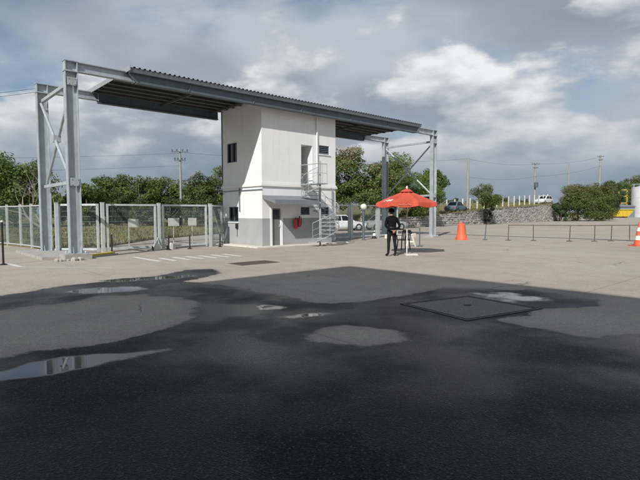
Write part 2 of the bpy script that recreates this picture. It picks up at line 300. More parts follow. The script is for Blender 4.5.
def yard_material():
    m = bpy.data.materials.new('yard_pavement'); m.use_nodes = True; t = m.node_tree; b = t.nodes['Principled BSDF']
    g = t.nodes.new('ShaderNodeNewGeometry'); pos = g.outputs['Position']
    aw = t.nodes.new('ShaderNodeAttribute'); aw.attribute_name = 'wet'
    ap = t.nodes.new('ShaderNodeAttribute'); ap.attribute_name = 'pud'
    ad = t.nodes.new('ShaderNodeAttribute'); ad.attribute_name = 'damp'
    rot = t.nodes.new('ShaderNodeMapping'); t.links.new(pos, rot.inputs[0]); rot.inputs['Rotation'].default_value = (0, 0, -TH)
    rv = rot.outputs[0]
    big_ = noise(t, pos, 0.16, 6, 0.6); med = noise(t, pos, 1.1, 7, 0.65); fine = noise(t, pos, 70, 3, 0.7)
    vor = t.nodes.new('ShaderNodeTexVoronoi'); vor.inputs['Scale'].default_value = 75; t.links.new(pos, vor.inputs['Vector'])
    base = ramp(t, [(0.3, (0.375, 0.335, 0.285)), (0.7, (0.465, 0.42, 0.365))]); t.links.new(big_, base.inputs[0])
    c = mixc(t, mapr(t, med, 0.42, 0.75, 0, 0.35), base.outputs[0], (0.25, 0.228, 0.205))
    # tyre-worn streaks along the lanes
    ms = t.nodes.new('ShaderNodeMapping'); t.links.new(rv, ms.inputs[0]); ms.inputs['Scale'].default_value = (0.8, 0.06, 1)
    c = mixc(t, mapr(t, noise(t, ms.outputs[0], 1.0, 5, 0.6), 0.5, 0.75, 0, 0.28), c, (0.22, 0.20, 0.18))
    # aggregate: each stone its own tone, tar between
    sepc = t.nodes.new('ShaderNodeSeparateColor'); t.links.new(vor.outputs['Color'], sepc.inputs[0])
    stone = ramp(t, [(0.0, (0.45, 0.44, 0.43)), (0.5, (0.95, 0.95, 0.95)), (0.85, (1.2, 1.18, 1.15)), (1.0, (1.7, 1.68, 1.62))]); t.links.new(sepc.outputs[0], stone.inputs[0])
    c = mixc(t, 0.40, c, mixc(t, 1.0, c, stone.outputs[0], 'MULTIPLY'))
    c = mixc(t, mapr(t, fine, 0.45, 0.8, 0, 0.5), c, (0.16, 0.148, 0.14))
    blot = noise(t, pos, 0.45, 8, 0.7)
    c = mixc(t, mapr(t, blot, 0.58, 0.72, 0, 0.35), c, (0.21, 0.19, 0.17))
    oil = noise(t, pos, 2.3, 3, 0.5)
    c = mixc(t, mapr(t, oil, 0.70, 0.76, 0, 0.4), c, (0.13, 0.12, 0.11))
    crk = t.nodes.new('ShaderNodeTexVoronoi'); crk.feature = 'DISTANCE_TO_EDGE'; crk.inputs['Scale'].default_value = 0.23
    wv = t.nodes.new('ShaderNodeVectorMath'); wv.operation = 'ADD'; t.links.new(pos, wv.inputs[0])
    wn_ = t.nodes.new('ShaderNodeTexNoise'); wn_.inputs['Scale'].default_value = 1.3; wn_.inputs['Detail'].default_value = 7; t.links.new(pos, wn_.inputs['Vector'])
    wsc = t.nodes.new('ShaderNodeVectorMath'); wsc.operation = 'SCALE'; t.links.new(wn_.outputs['Color'], wsc.inputs[0]); wsc.inputs['Scale'].default_value = 0.55
    t.links.new(wsc.outputs[0], wv.inputs[1]); t.links.new(wv.outputs[0], crk.inputs['Vector'])
    ck = math_(t, 'MULTIPLY', mapr(t, crk.outputs['Distance'], 0.0012, 0.005, 0.6, 0.0), mapr(t, noise(t, pos, 0.3, 2, 0.5), 0.55, 0.62))
    c = mixc(t, ck, c, (0.09, 0.085, 0.08))
    # slab joints
    sep = t.nodes.new('ShaderNodeSeparateXYZ'); t.links.new(rv, sep.inputs[0])
    j = None
    for out, per, of in ((0, 6.5, 2.1), (1, 7.0, 3.3)):
        fr = math_(t, 'PINGPONG', math_(t, 'ADD', sep.outputs[out], math_(t, 'ADD', math_(t, 'MULTIPLY', med, 0.08), of)), per/2)
        e = mapr(t, fr, 0.008, 0.03, 0.35, 0.0); j = e if j is None else math_(t, 'MAXIMUM', j, e)
    c = mixc(t, j, c, (0.13, 0.12, 0.11))
    # water
    edge_n = math_(t, 'SUBTRACT', noise(t, pos, 1.6, 7, 0.62), 0.5)
    wet = math_(t, 'ADD', aw.outputs['Fac'], math_(t, 'MULTIPLY', edge_n, 0.75))
    wetm = mapr(t, wet, -0.05, 0.07)
    fringe = math_(t, 'SUBTRACT', mapr(t, wet, -0.45, 0.0), 0.0)
    pud = math_(t, 'ADD', ap.outputs['Fac'], math_(t, 'MULTIPLY', edge_n, 0.42))
    pudm = mapr(t, pud, -0.05, 0.05)
    dampm = ad.outputs['Fac']
    c = mixc(t, math_(t, 'MULTIPLY', fringe, 0.16), c, (0.10, 0.09, 0.085))
    wst = ramp(t, [(0.0, (0.35, 0.35, 0.37)), (0.6, (0.75, 0.75, 0.77)), (0.86, (1.3, 1.3, 1.3)), (0.95, (1.8, 1.8, 1.8)), (1.0, (3.0, 3.0, 2.9))]); t.links.new(sepc.outputs[1], wst.inputs[0])
    c_w = mixc(t, 1.0, c, wst.outputs[0], 'MULTIPLY')
    dk = mixc(t, 1.0, c_w, (0.092, 0.102, 0.125), 'MULTIPLY')  # wet darkening, with a blue tint painting in the sky's sheen
    dk2 = mixc(t, 1.0, c_w, (0.074, 0.083, 0.106), 'MULTIPLY')  # same painted blue sheen, darker for the damp ground
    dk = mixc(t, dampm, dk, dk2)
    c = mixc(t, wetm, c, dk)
    c = mixc(t, pudm, c, (0.028, 0.028, 0.03))
    t.links.new(c, b.inputs['Base Color'])
    wr = mapr(t, noise(t, pos, 0.55, 4, 0.5), 0.42, 0.60, 0.20, 0.50)
    wr = math_(t, 'ADD', wr, math_(t, 'MULTIPLY', dampm, 0.10))
    r1 = math_(t, 'ADD', math_(t, 'MULTIPLY', wetm, math_(t, 'SUBTRACT', wr, 0.88)), 0.88)
    r2 = math_(t, 'ADD', math_(t, 'MULTIPLY', pudm, math_(t, 'SUBTRACT', 0.015, r1)), r1)
    t.links.new(r2, b.inputs['Roughness'])
    b.inputs['IOR'].default_value = 1.40
    spw = mapr(t, noise(t, pos, 0.42, 4, 0.5), 0.40, 0.62, 0.30, 0.07)
    spw = math_(t, 'ADD', math_(t, 'MULTIPLY', spw, math_(t, 'SUBTRACT', 1.0, math_(t, 'MULTIPLY', dampm, 0.8))), math_(t, 'MULTIPLY', dampm, 0.12))
    spw = math_(t, 'MULTIPLY', spw, math_(t, 'SUBTRACT', 1.0, math_(t, 'MULTIPLY', dampm, 0.55)))
    sp1 = math_(t, 'ADD', math_(t, 'MULTIPLY', wetm, math_(t, 'SUBTRACT', spw, 0.15)), 0.15)
    t.links.new(math_(t, 'ADD', math_(t, 'MULTIPLY', pudm, math_(t, 'SUBTRACT', 0.75, sp1)), sp1), b.inputs['Specular IOR Level'])
    bn = t.nodes.new('ShaderNodeBump'); bn.inputs['Distance'].default_value = 0.012
    hgt = math_(t, 'ADD', math_(t, 'MULTIPLY', fine, 0.7), math_(t, 'MULTIPLY', vor.outputs['Distance'], 0.6)); t.links.new(hgt, bn.inputs['Height'])
    t.links.new(math_(t, 'ADD', math_(t, 'MULTIPLY', pudm, -0.6), 0.6), bn.inputs['Strength'])
    t.links.new(bn.outputs[0], b.inputs['Normal'])
    return m

def lines(a, b, da, db, step, far):
    mid = list(np.arange(a, b+1e-6, step)); lo = [a-x for x in far if a-x > da]; hi = [b+x for x in far if b+x < db]
    return np.array([da]+lo[::-1]+mid+hi+[db])
FAR = (0.5, 1.5, 4, 9, 18, 35, 60, 100, 150)
gx = lines(-8.5, 6.5, -90, 260, 0.1, FAR); gy = lines(0.2, 14.8, -90, 240, 0.1, FAR)
GX, GY = np.meshgrid(gx, gy); nx, ny = len(gx), len(gy)
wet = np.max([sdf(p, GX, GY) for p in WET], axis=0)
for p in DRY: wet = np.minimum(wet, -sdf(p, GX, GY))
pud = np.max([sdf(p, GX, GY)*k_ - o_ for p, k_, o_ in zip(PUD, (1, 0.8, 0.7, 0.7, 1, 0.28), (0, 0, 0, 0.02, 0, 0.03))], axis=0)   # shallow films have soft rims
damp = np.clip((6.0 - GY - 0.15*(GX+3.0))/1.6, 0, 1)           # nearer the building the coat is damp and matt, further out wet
me = bpy.data.meshes.new('yard')
idx = np.arange(nx*ny).reshape(ny, nx)
quads = np.stack([idx[:-1,:-1], idx[:-1,1:], idx[1:,1:], idx[1:,:-1]], -1).reshape(-1, 4)
vv = np.stack([GX.ravel(), GY.ravel(), np.zeros(nx*ny)], 1)
me.vertices.add(len(vv)); me.vertices.foreach_set('co', vv.ravel())
me.loops.add(quads.size); me.loops.foreach_set('vertex_index', quads.ravel().astype(np.int32))
me.polygons.add(len(quads)); me.polygons.foreach_set('loop_start', np.arange(0, quads.size, 4, dtype=np.int32))
me.polygons.foreach_set('loop_total', np.full(len(quads), 4, np.int32)); me.update(); me.validate()
for nm, arr in (('wet', wet), ('pud', pud), ('damp', damp)):
    at = me.attributes.new(nm, 'FLOAT', 'POINT'); at.data.foreach_set('value', arr.ravel().astype(np.float32))
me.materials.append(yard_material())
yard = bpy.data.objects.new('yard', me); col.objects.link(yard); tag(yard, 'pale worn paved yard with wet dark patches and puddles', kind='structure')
g = MB().add([(-3000,-3000,-0.06),(3000,-3000,-0.06),(3000,3000,-0.06),(-3000,3000,-0.06)], [(0,1,2,3)]).build('ground', M['field'])
tag(g, 'open ground reaching to the horizon', kind='structure')

FR = [(-60,20),(-3,19),(-0.9,14),(0.35,5.7),(3.1,5.9),(7.1,10.4),(13.6,14.5),(20,17),(28,16.4),(31,13.4),(33,13.0),(47,16.0),(63.5,16.95),(88,18.4),(89,26),(92,60)]
def front(u): return float(np.interp(u, [p[0] for p in FR], [p[1] for p in FR]))
def edge_z(u): return float(np.interp(u, [-60, 20, 28, 31, 33, 47, 63.5, 88, 92], [0.06, 0.06, 0.1, 0.75, 0.95, 1.35, 2.1, 3.1, 3.1]))
def bank_z(u, v):
    t = max(0, v-front(u)); up = float(np.interp(u, [-60, 20, 33, 92], [0.8, 0.8, 0.5, 0.8]))
    return edge_z(u) + up*(1-math.exp(-t/12)) + 0.06*math.sin(u*0.7)*math.sin(v*0.5)*min(1, t)
mb = MB(); us = [-60,-40,-20,-8,-3,-2,-1.4,-0.9] + [x*0.75+0.35 for x in range(0, 42)] + list(np.arange(32.5, 92.1, 1.75)); ts = [0, 0.4, 1, 2, 3.5, 5.5, 8, 12, 18, 28, 45, 80, 140]
for u_ in us:
    for t_ in ts:
        v_ = front(u_)+t_; mb.v.append(W(u_, v_, bank_z(u_, v_)))
    mb.v.append(W(u_, front(u_), -0.3))
nt_ = len(ts)+1
for i in range(len(us)-1):
    for k in range(len(ts)-1): mb.f.append((i*nt_+k, (i+1)*nt_+k, (i+1)*nt_+k+1, i*nt_+k+1))
    mb.f.append((i*nt_+nt_-1, (i+1)*nt_+nt_-1, (i+1)*nt_, i*nt_))
bank = mb.build('verge', M['grass'], smooth=True); tag(bank, 'dry grass verge and bank behind the gates', kind='structure')

def grass_tufts(name, n, urange, tmax, hmin, hmax, m, label, seed):
    r = np.random.default_rng(seed); U_ = r.uniform(*urange, n); T_ = r.uniform(0, 1, n)**1.6*tmax
    base = np.array([W(a, front(a)+t_, bank_z(a, front(a)+t_)) for a, t_ in zip(U_, T_)])
    h = r.uniform(hmin, hmax, n); a = r.uniform(0, 2*math.pi, n); wd = 0.02+0.02*r.random(n)
    sd_ = np.stack([np.cos(a), np.sin(a), 0*a], 1)*wd[:, None]; tip = base + np.stack([r.normal(0, .3, n)*h, r.normal(0, .3, n)*h, h], 1)
    V_ = np.stack([base-sd_, base+sd_, tip], 1).reshape(-1, 3)
    me = bpy.data.meshes.new(name); me.from_pydata(V_.tolist(), [], np.arange(3*n).reshape(-1, 3).tolist()); me.update(); me.materials.append(m)
    o = bpy.data.objects.new(name, me); col.objects.link(o); tag(o, label, 'grass', kind='stuff')
M['blade'] = mat('grass_blades', (0.20, 0.185, 0.085), 0.9, 0.4, 0.8, spec=0.1)
grass_tufts('verge_grass', 26000, (0.5, 24), 11, 0.06, 0.28, M['blade'], 'dry tufted grass on the verge behind the gates', 3)
grass_tufts('bank_grass', 16000, (31, 88), 10, 0.10, 0.40, M['blade'], 'dry tufted grass on the bank above the stone wall', 4)
def flat(poly, z=0.004): return MB().add([(p[0], p[1], z) for p in poly], [tuple(range(len(poly)))])
# painted stripes before the gates
def decal(name, poly, m, label, z=0.004, group=None):
    o = flat(poly, z).build(name, m); tag(o, label, kind='structure'); return o
for i in range(7):
    u0 = 1.75 + i*0.52
    a, b_ = (-0.7, -2.95) if i == 0 else (-1.75-0.02*i, -3.05-0.03*i)
    decal('road_marking', [W(u0, b_)[:2], W(u0+0.17, b_)[:2], W(u0+0.17, a)[:2], W(u0, a)[:2]], M['paint_line'], 'white painted hatch stripe before the gates')
decal('road_marking', [(-10.3,15.85),(-10.2,15.95),(-9.25,15.05),(-9.33,14.93)], M['paint_line'], 'short white painted line by the left fence')
decal('road_marking', [(-9.3,14.95),(-9.28,15.02),(-6.3,14.68),(-6.32,14.61)], M['paint_line'], 'thin long white line by the left column')
# flat dark strip across the right of the yard
decal('dark_strip', [W(26.4,3.4)[:2],W(26.3,-3)[:2],W(26.5,-7)[:2],W(26.3,-13)[:2],W(27.05,-13)[:2],W(27.1,-8)[:2],W(26.85,-4)[:2],W(26.95,3.4)[:2]], mat('strip_colour', (0.075,0.07,0.068), 0.8, 0.25, 1.2), 'dark flat strip across the yard', 0.006)

# ------------------------------------------------------------------ manhole cover
mc = [Vector((1.44,8.69,0)), Vector((2.92,9.51,0)), Vector((3.80,8.20,0)), Vector((2.23,7.30,0))]
cen = sum(mc, Vector())/4
th = thing('chamber_cover', (cen.x, cen.y, 0), 'square concrete inspection cover with steel edge set in the wet paving', 'cover')
M['cover'] = mat('worn_cover_concrete', (0.20, 0.185, 0.165), 0.9, 0.45, 60, 0.9, 55, 0, (0.10, 0.092, 0.082))
M['cover_edge'] = mat('worn_steel_angle', (0.022, 0.02, 0.019), 0.8, 0.5, 7, 0.6, 40, 0, (0.07, 0.064, 0.058))
M['cover_rim'] = mat('cover_rim_concrete', (0.20, 0.185, 0.165), 0.85, 0.4, 9, 0.8, 60, 0, (0.05, 0.046, 0.042))
def inset(k): return [cen + (p-cen)*k for p in mc]
def ring(k0, k1, z0, z1):
    o, i_ = inset(k0), inset(k1); m_ = MB()
    for a in range(4):
        b_ = (a+1) % 4
        m_.hexa([(*o[a].xy, z0), (*o[b_].xy, z0), (*i_[b_].xy, z0), (*i_[a].xy, z0), (*o[a].xy, z1), (*o[b_].xy, z1), (*i_[b_].xy, z1), (*i_[a].xy, z1)])
    return m_
ring(1.00, 0.965, -0.02, 0.008).build('frame', M['cover_edge'], th)
ring(0.963, 0.925, -0.02, 0.005).build('rim', M['cover_rim'], th)
ring(0.923, 0.885, -0.02, 0.009).build('frame', M['cover_edge'], th)
MB().prism([(*p.xy, -0.02) for p in inset(0.883)], (0,0,0.026)).build('slab', M['cover'], th)
MB().lathe((cen.x+0.02, cen.y+0.1, 0.0062), [(0.07,0),(0.06,0.006),(0.02,0.006)], 12).build('lifting_eye', M['cover_edge'], th)
# floor grating before the gatehouse
th = thing('floor_grate', W(3.9,-5.6,0), 'rusty brown drain grate flush in the yard before the gatehouse', 'grate')
M['rust'] = mat('rusty_iron', (0.11,0.085,0.07), 0.8, 0.3, 5)
fr = MB(); u0,u1,v0,v1 = 3.15,4.65,-6.05,-5.2
for a in ((u0,u1,v0,v0+.05),(u0,u1,v1-.05,v1),(u0,u0+.05,v0+.05,v1-.05),(u1-.05,u1,v0+.05,v1-.05)): fr.ub(*a, -0.01, 0.012)
fr.build('frame', M['rust'], th)
bb0 = MB().ub(u0+0.055, u1-0.055, v0+0.07, v0+0.10, -0.01, 0.010).build('bar', M['rust'], th)
for i in range(1, 12): shared(bb0, 'bar', th, tuple(Vector(W(0, 0.06*i)) - Vector(W(0, 0))))
MB().ub(u0+0.052, u1-0.052, v0+0.052, v1-0.052, 0.001, 0.004).build('pit_shade', M['dark'], th)  # thin black sheet on the paving, painted shade between the bars

# ------------------------------------------------------------------ portal canopy
LSP, DEP, HT = 22.07, 4.13, 7.05
cz = thing('gate_canopy', W(0,0,0), 'galvanised steel portal frame carrying a long corrugated roof over the gate', 'canopy')
def icol(u, v, z0, z1, d=0.42, bw=0.26, tf=0.03, tw=0.02):
    m_ = MB()
    m_.ub(u-d/2, u-d/2+tf, v-bw/2, v+bw/2, z0, z1); m_.ub(u+d/2-tf, u+d/2, v-bw/2, v+bw/2, z0, z1)
    m_.ub(u-d/2+tf, u+d/2-tf, v-tw/2, v+tw/2, z0, z1); return m_
def ibeam(u0, u1, v, z0, z1, bw=0.2, tf=0.03, tw=0.02):
    m_ = MB(); m_.ub(u0,u1,v-bw/2,v+bw/2,z1-tf,z1); m_.ub(u0,u1,v-bw/2,v+bw/2,z0,z0+tf); m_.ub(u0,u1,v-tw/2,v+tw/2,z0+tf,z1-tf); return m_
for (u_, v_) in ((0,0),(0,DEP),(LSP,0),(LSP,DEP)):
    hz = 0.20 if (u_, v_) == (0,0) else 0.06
    cl = icol(u_, v_, hz+0.03, 6.66).build('column', M['steel'], cz)
    st_ = MB()       # cap box with stiffeners
    st_.ub(u_-0.23,u_+0.23,v_-0.15,v_+0.15,6.66,6.70)
    for a in (-0.21,0.18): st_.ub(u_+a,u_+a+0.03,v_-0.14,v_+0.14,6.70,HT-0.03)
    st_.ub(u_-0.18,u_+0.18,v_-0.012,v_+0.012,6.70,HT-0.03); st_.ub(u_-0.23,u_+0.23,v_-0.15,v_+0.15,HT-0.03,HT)
    st_.build('cap', M['steel'], cl)
    for zz in (2.78, 6.32):
        sp_ = MB().ub(u_-0.15,u_+0.15,v_-0.155,v_-0.132,zz-0.14,zz+0.14) if v_ == 0 else MB().ub(u_-0.15,u_+0.15,v_+0.132,v_+0.155,zz-0.14,zz+0.14)
        for a in (-0.1,0.1):
            for b_ in (-0.09,0.09): sp_.ub(u_+a-0.015,u_+a+0.015,(v_-0.175) if v_ == 0 else v_+0.155,(v_-0.155) if v_ == 0 else v_+0.175,zz+b_-0.015,zz+b_+0.015)
        sp_.build('gusset_plate', M['steel'], cl)
    bp = MB().ub(u_-0.34,u_+0.34,v_-0.24,v_+0.24,hz,hz+0.03)
    for a in (-0.12,0.12):
        for b_ in (-1,1): bp.prism([W(u_+a-0.01,v_+b_*0.14,hz+0.03),W(u_+a-0.01,v_+b_*0.24,hz+0.03),W(u_+a-0.01,v_+b_*0.14,hz+0.25)], Vector(W(0.02,0))-Vector(W(0,0)))
    for a in (-0.28,0.28):
        for b_ in (-0.19,0.19): bp.lathe(W(u_+a,v_+b_,hz+0.03), [(0.025,0),(0.025,0.03),(0.012,0.06)], 6)
    bp.build('base_plate', M['steel'], cl)
    MB().ub(u_-0.45,u_+0.45,v_-0.36,v_+0.36,-0.1,hz).build('plinth', M['concrete'], cl)
UL, UR_ = 1.95, 20.05
for v_ in (0, DEP):
    for a, b_ in ((0.212, UL+0.28), (UR_-0.28, LSP-0.212)):
        bm_ = ibeam(a, b_, v_, 6.70, HT-0.004, 0.22).build('arm_beam', M['steel'], cz)
        e = UL+0.28 if a < 5 else UR_-0.28
        MB().ub(e-0.012 if a > 5 else e, e if a > 5 else e+0.012, v_-0.14, v_+0.14, 6.66, HT-0.03).build('end_plate', M['steel'], bm_)
    # roof beams with slanting ends, interrupted by the tower
    for a, b_ in ((UL+0.3, 8.33), (13.25, UR_-0.3)) if v_ > 0 else ((UL+0.3, UR_-0.3),):
        mb = MB(); vo = v_-0.26 if v_ == 0 else v_
        sa = 0.0 if a > 5 else -0.28; sb = 0.0 if b_ < 15 else 0.28
        zt_ = 6.95 if v_ == 0 else 7.095
        p = [W(a,vo-0.05,6.62),W(b_,vo-0.05,6.62),W(b_+sb,vo-0.05,zt_),W(a+sa,vo-0.05,zt_)]
        mb.prism(p, Vector(W(0,0.1))-Vector(W(0,0)))
        mb.ub(a,b_,vo-0.13,vo+0.13,6.595,6.618)
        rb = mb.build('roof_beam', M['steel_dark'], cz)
        if v_ == 0:
            for uu in (4.4, 7.6, 10.4, 13.9, 17.0):
                MB().bar(W(uu, vo-0.065, 6.64), W(uu+0.10, vo-0.065, 6.96), 0.02, 0.03).build('stiffener', M['gutter'], rb)
# gutter along the front, folded metal
mb = MB()
mb.prism([W(UL,-0.46,6.95),W(UL,-0.33,6.95),W(UL,-0.30,7.06),W(UL,-0.50,7.10)], Vector(W(UR_-UL,0))-Vector(W(0,0)))
mb.build('gutter', M['gutter'], cz)
# purlins
for v_ in (0.55, 1.2, 1.85, 2.5, 3.15, 3.8):
    for a, b_ in ((UL, 8.33), (13.25, UR_)):
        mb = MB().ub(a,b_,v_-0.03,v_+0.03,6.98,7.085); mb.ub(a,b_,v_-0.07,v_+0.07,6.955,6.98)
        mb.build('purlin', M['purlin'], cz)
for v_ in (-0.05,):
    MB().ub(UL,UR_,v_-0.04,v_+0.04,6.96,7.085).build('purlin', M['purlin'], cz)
# cross beams beneath the roof
for uu in (5.2, 7.9, 13.7, 16.5):
    MB().ub(uu-0.03,uu+0.03,-0.19,DEP-0.06,6.86,6.952).build('cross_beam', M['purlin'], cz)
# corrugated roof sheets, one metre each
NS = 18; ws = (UR_-UL)/NS
def sheet(u0, u1, z):
    m_ = MB(); prof = []; n = 5; per = (u1-u0)/n
    for k in range(n):
        b0 = u0+k*per
        prof += [(b0,0),(b0+per*0.50,0),(b0+per*0.62,0.045),(b0+per*0.88,0.045)]
    prof.append((u1,0))
    v0, v1 = -0.52, DEP+0.35
    for th_ in (0, 0.006):
        for (a, h) in prof: m_.v.append(W(a, v0, z+h+th_)); m_.v.append(W(a, v1, z+h+th_+0.02))
    n2 = len(prof)
    for i in range(n2-1):
        m_.f.append((2*i,2*i+2,2*i+3,2*i+1)); q = 2*n2; m_.f.append((q+2*i,q+2*i+1,q+2*i+3,q+2*i+2))
        m_.f.append((2*i,q+2*i,q+2*i+2,2*i+2)); m_.f.append((2*i+1,2*i+3,q+2*i+3,q+2*i+1))
    return m_
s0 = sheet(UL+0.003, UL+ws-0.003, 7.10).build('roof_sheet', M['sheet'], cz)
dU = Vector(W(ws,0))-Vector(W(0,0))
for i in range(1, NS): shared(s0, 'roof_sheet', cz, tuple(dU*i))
for uu in (UL-0.03, UR_+0.005):
    MB().ub(uu,uu+0.025,-0.53,DEP+0.36,6.99,7.17).build('end_trim', M['trim'], cz)
# end bracing
for u_ in (0, LSP):
    MB().bar(W(u_,0.145,6.32),W(u_,DEP-0.145,6.32),0.12,0.12).build('strut', M['steel'], cz)
    MB().bar(W(u_,0.145,2.78),W(u_,DEP-0.145,2.78),0.12,0.12).build('strut', M['steel'], cz)
    MB().tube([W(u_+0.06,0.145,6.2),W(u_+0.06,DEP-0.145,2.9)],0.055,8).build('brace', M['steel'], cz)
    MB().tube([W(u_-0.06,0.145,2.9),W(u_-0.06,DEP-0.145,6.2)],0.055,8).build('brace', M['steel'], cz)
    MB().ub(u_-0.13,u_+0.13,DEP/2-0.14,DEP/2+0.14,4.42,4.68).build('gusset', M['steel'], cz)

# ------------------------------------------------------------------ gatehouse tower
BU0, BU1, BV0, BV1, BH = 8.35, 13.22, 0.15, 3.72, 7.06
bt = thing('gatehouse', W((BU0+BU1)/2,(BV0+BV1)/2,0), 'white two storey gatehouse tower with grey painted base under the canopy roof', 'building')
def wall_face(axis, fixed, inward, a0, a1, z0, z1, ops, depth=0.16):
    """axis 'u': face at v=fixed spanning u; axis 'v': face at u=fixed spanning v. openings cut, reveals built"""
    m_ = MB()
    def p(a, z, d=0.0): return W(a, fixed+inward*d, z) if axis == 'u' else W(fixed+inward*d, a, z)
    A = sorted({a0, a1, *[x for o in ops for x in o[:2]]}); Z = sorted({z0, z1, *[x for o in ops for x in o[2:]]})
    for i in range(len(A)-1):
        for k in range(len(Z)-1):
            ca, cz_ = (A[i]+A[i+1])/2, (Z[k]+Z[k+1])/2
            if any(o[0] < ca < o[1] and o[2] < cz_ < o[3] for o in ops): continue
            m_.add([p(A[i],Z[k]),p(A[i+1],Z[k]),p(A[i+1],Z[k+1]),p(A[i],Z[k+1])],[(0,1,2,3)])
    for o in ops:
        c = [(o[0],o[2]),(o[1],o[2]),(o[1],o[3]),(o[0],o[3])]
        for i in range(4):
            q, r_ = c[i], c[(i+1)%4]; m_.add([p(*q),p(*r_),p(*r_,depth),p(*q,depth)],[(0,1,2,3)])
    return m_
UPD = (10.80, 11.55, 3.13, 5.12); UPW = (12.03, 12.76, 4.74, 5.20); DOOR = (8.88, 9.52, 0.0, 1.92)
LV1 = (10.75, 11.35, 1.55, 1.95); LV2 = (12.0, 12.72, 1.50, 1.95)
wl = MB()
for f_ in (wall_face('u',BV0,1,BU0,BU1,0,BH,[UPD,UPW,DOOR,LV1,LV2]), wall_face('v',BU0,1,BV0,BV1,0,BH,[(2.31,3.24,4.24,5.24),(2.24,3.13,1.2,1.97)]),
           wall_face('u',BV1,-1,BU0,BU1,0,BH,[(9.0,10.2,1.0,2.0)]), wall_face('v',BU1,-1,BV0,BV1,0,BH,[(1.4,2.4,1.2,2.1)])):
    wl.add(f_.v, f_.f)
wl.add([W(BU0,BV0,BH),W(BU1,BV0,BH),W(BU1,BV1,BH),W(BU0,BV1,BH)],[(0,1,2,3)])
wl.build('wall', M['wall'], bt)
# ledge band around the tower, two courses
for zz, zt, pr_ in ((2.94,3.04,0.07),(3.04,3.12,0.035)):
    mb = MB(); a = pr_
    mb.ub(BU0-a,BU1+a,BV0-a,BV0-0.002,zz,zt); mb.ub(BU0-a,BU1+a,BV1+0.002,BV1+a,zz,zt)
    mb.ub(BU0-a,BU0-0.002,BV0-0.001,BV1+0.001,zz,zt); mb.ub(BU1+0.002,BU1+a,BV0-0.001,BV1+0.001,zz,zt)
    mb.build('ledge', M['white'], bt)
MB().ub(BU0-0.05,BU0-0.004,BV0-0.03,BV1,2.76,2.80).build('conduit', M['gutter'], bt)
# platform and kerb
MB().ub(BU0-0.55,BU1+0.6,BV0-0.38,BV1+0.5,-0.05,0.055).build('kerb_slab', M['kerb_white'], bt)
# windows
def window(axis, fixed, inward, o, louvre=False, mullion=True, fm='steel_dark'):
    m_ = MB(); d0, d1 = 0.03, 0.08; w_ = 0.045
    def bx(a0,a1,z0,z1,q0,q1):
        s0_, s1_ = sorted((fixed+inward*q0, fixed+inward*q1))
        return (a0,a1,s0_,s1_,z0,z1) if axis == 'u' else (s0_,s1_,a0,a1,z0,z1)
    m_.ub(*bx(o[0],o[1],o[2],o[2]+w_,d0,d1)); m_.ub(*bx(o[0],o[1],o[3]-w_,o[3],d0,d1))
    m_.ub(*bx(o[0],o[0]+w_,o[2]+w_,o[3]-w_,d0,d1)); m_.ub(*bx(o[1]-w_,o[1],o[2]+w_,o[3]-w_,d0,d1))
    wn = m_.build('window', M[fm], bt)
    MB().ub(*bx(o[0]+0.002,o[1]-0.002,o[2]+0.002,o[3]-0.002,0.11,0.13)).build('pane', M['glass'], wn)
    if louvre:
        n = 4
        for k in range(n):
            z = o[2]+w_+(o[3]-o[2]-2*w_)*(k+0.5)/n
            s_ = MB()
            if axis == 'u':
                s_.hexa([W(o[0]+w_,fixed+inward*0.03,z-0.03),W(o[1]-w_,fixed+inward*0.03,z-0.03),W(o[1]-w_,fixed+inward*0.10,z+0.02),W(o[0]+w_,fixed+inward*0.10,z+0.02),
                         W(o[0]+w_,fixed+inward*0.03,z-0.02),W(o[1]-w_,fixed+inward*0.03,z-0.02),W(o[1]-w_,fixed+inward*0.10,z+0.03),W(o[0]+w_,fixed+inward*0.10,z+0.03)])
            s_.build('louvre', M['gutter'], wn)
    elif mullion:
        c = (o[0]+o[1])/2; MB().ub(*bx(c-0.02,c+0.02,o[2]+w_,o[3]-w_,0.035,0.09)).build('mullion', M[fm], wn)
    MB().ub(*bx(o[0]-0.05,o[1]+0.05,o[2]-0.05,o[2]-0.005,-0.05,0.10)).build('sill', M['white_trim'], wn)
    return wn
window('v',BU0,1,(2.31,3.24,4.24,5.24)); window('v',BU0,1,(2.24,3.13,1.2,1.97))
window('u',BV0,1,UPW,True,fm='gutter'); window('u',BV0,1,LV1,True); window('u',BV0,1,LV2,True)
window('u',BV1,-1,(9.0,10.2,1.0,2.0)); window('v',BU1,-1,(1.4,2.4,1.2,2.1))
# doors
d_ = MB().ub(DOOR[0]+0.05,DOOR[1]-0.05,BV0+0.07,BV0+0.11,0.06,DOOR[3]-0.05).build('door', M['door'], bt)
MB().ub(DOOR[0]+0.12,DOOR[1]-0.12,BV0+0.055,BV0+0.068,1.35,1.80).build('glazing', M['glass'], d_)
MB().ub(DOOR[1]-0.12,DOOR[1]-0.09,BV0+0.02,BV0+0.069,0.95,1.08).build('handle', M['steel'], d_)
mb = MB(); mb.ub(DOOR[0]-0.06,DOOR[0]+0.048,BV0-0.03,BV0+0.10,0.056,DOOR[3]+0.02); mb.ub(DOOR[1]-0.048,DOOR[1]+0.06,BV0-0.03,BV0+0.10,0.056,DOOR[3]+0.02)
mb.ub(DOOR[0]+0.05,DOOR[1]-0.05,BV0-0.02,BV0+0.10,DOOR[3]-0.045,DOOR[3]+0.02); mb.build('door_frame', M['white_trim'], d_)
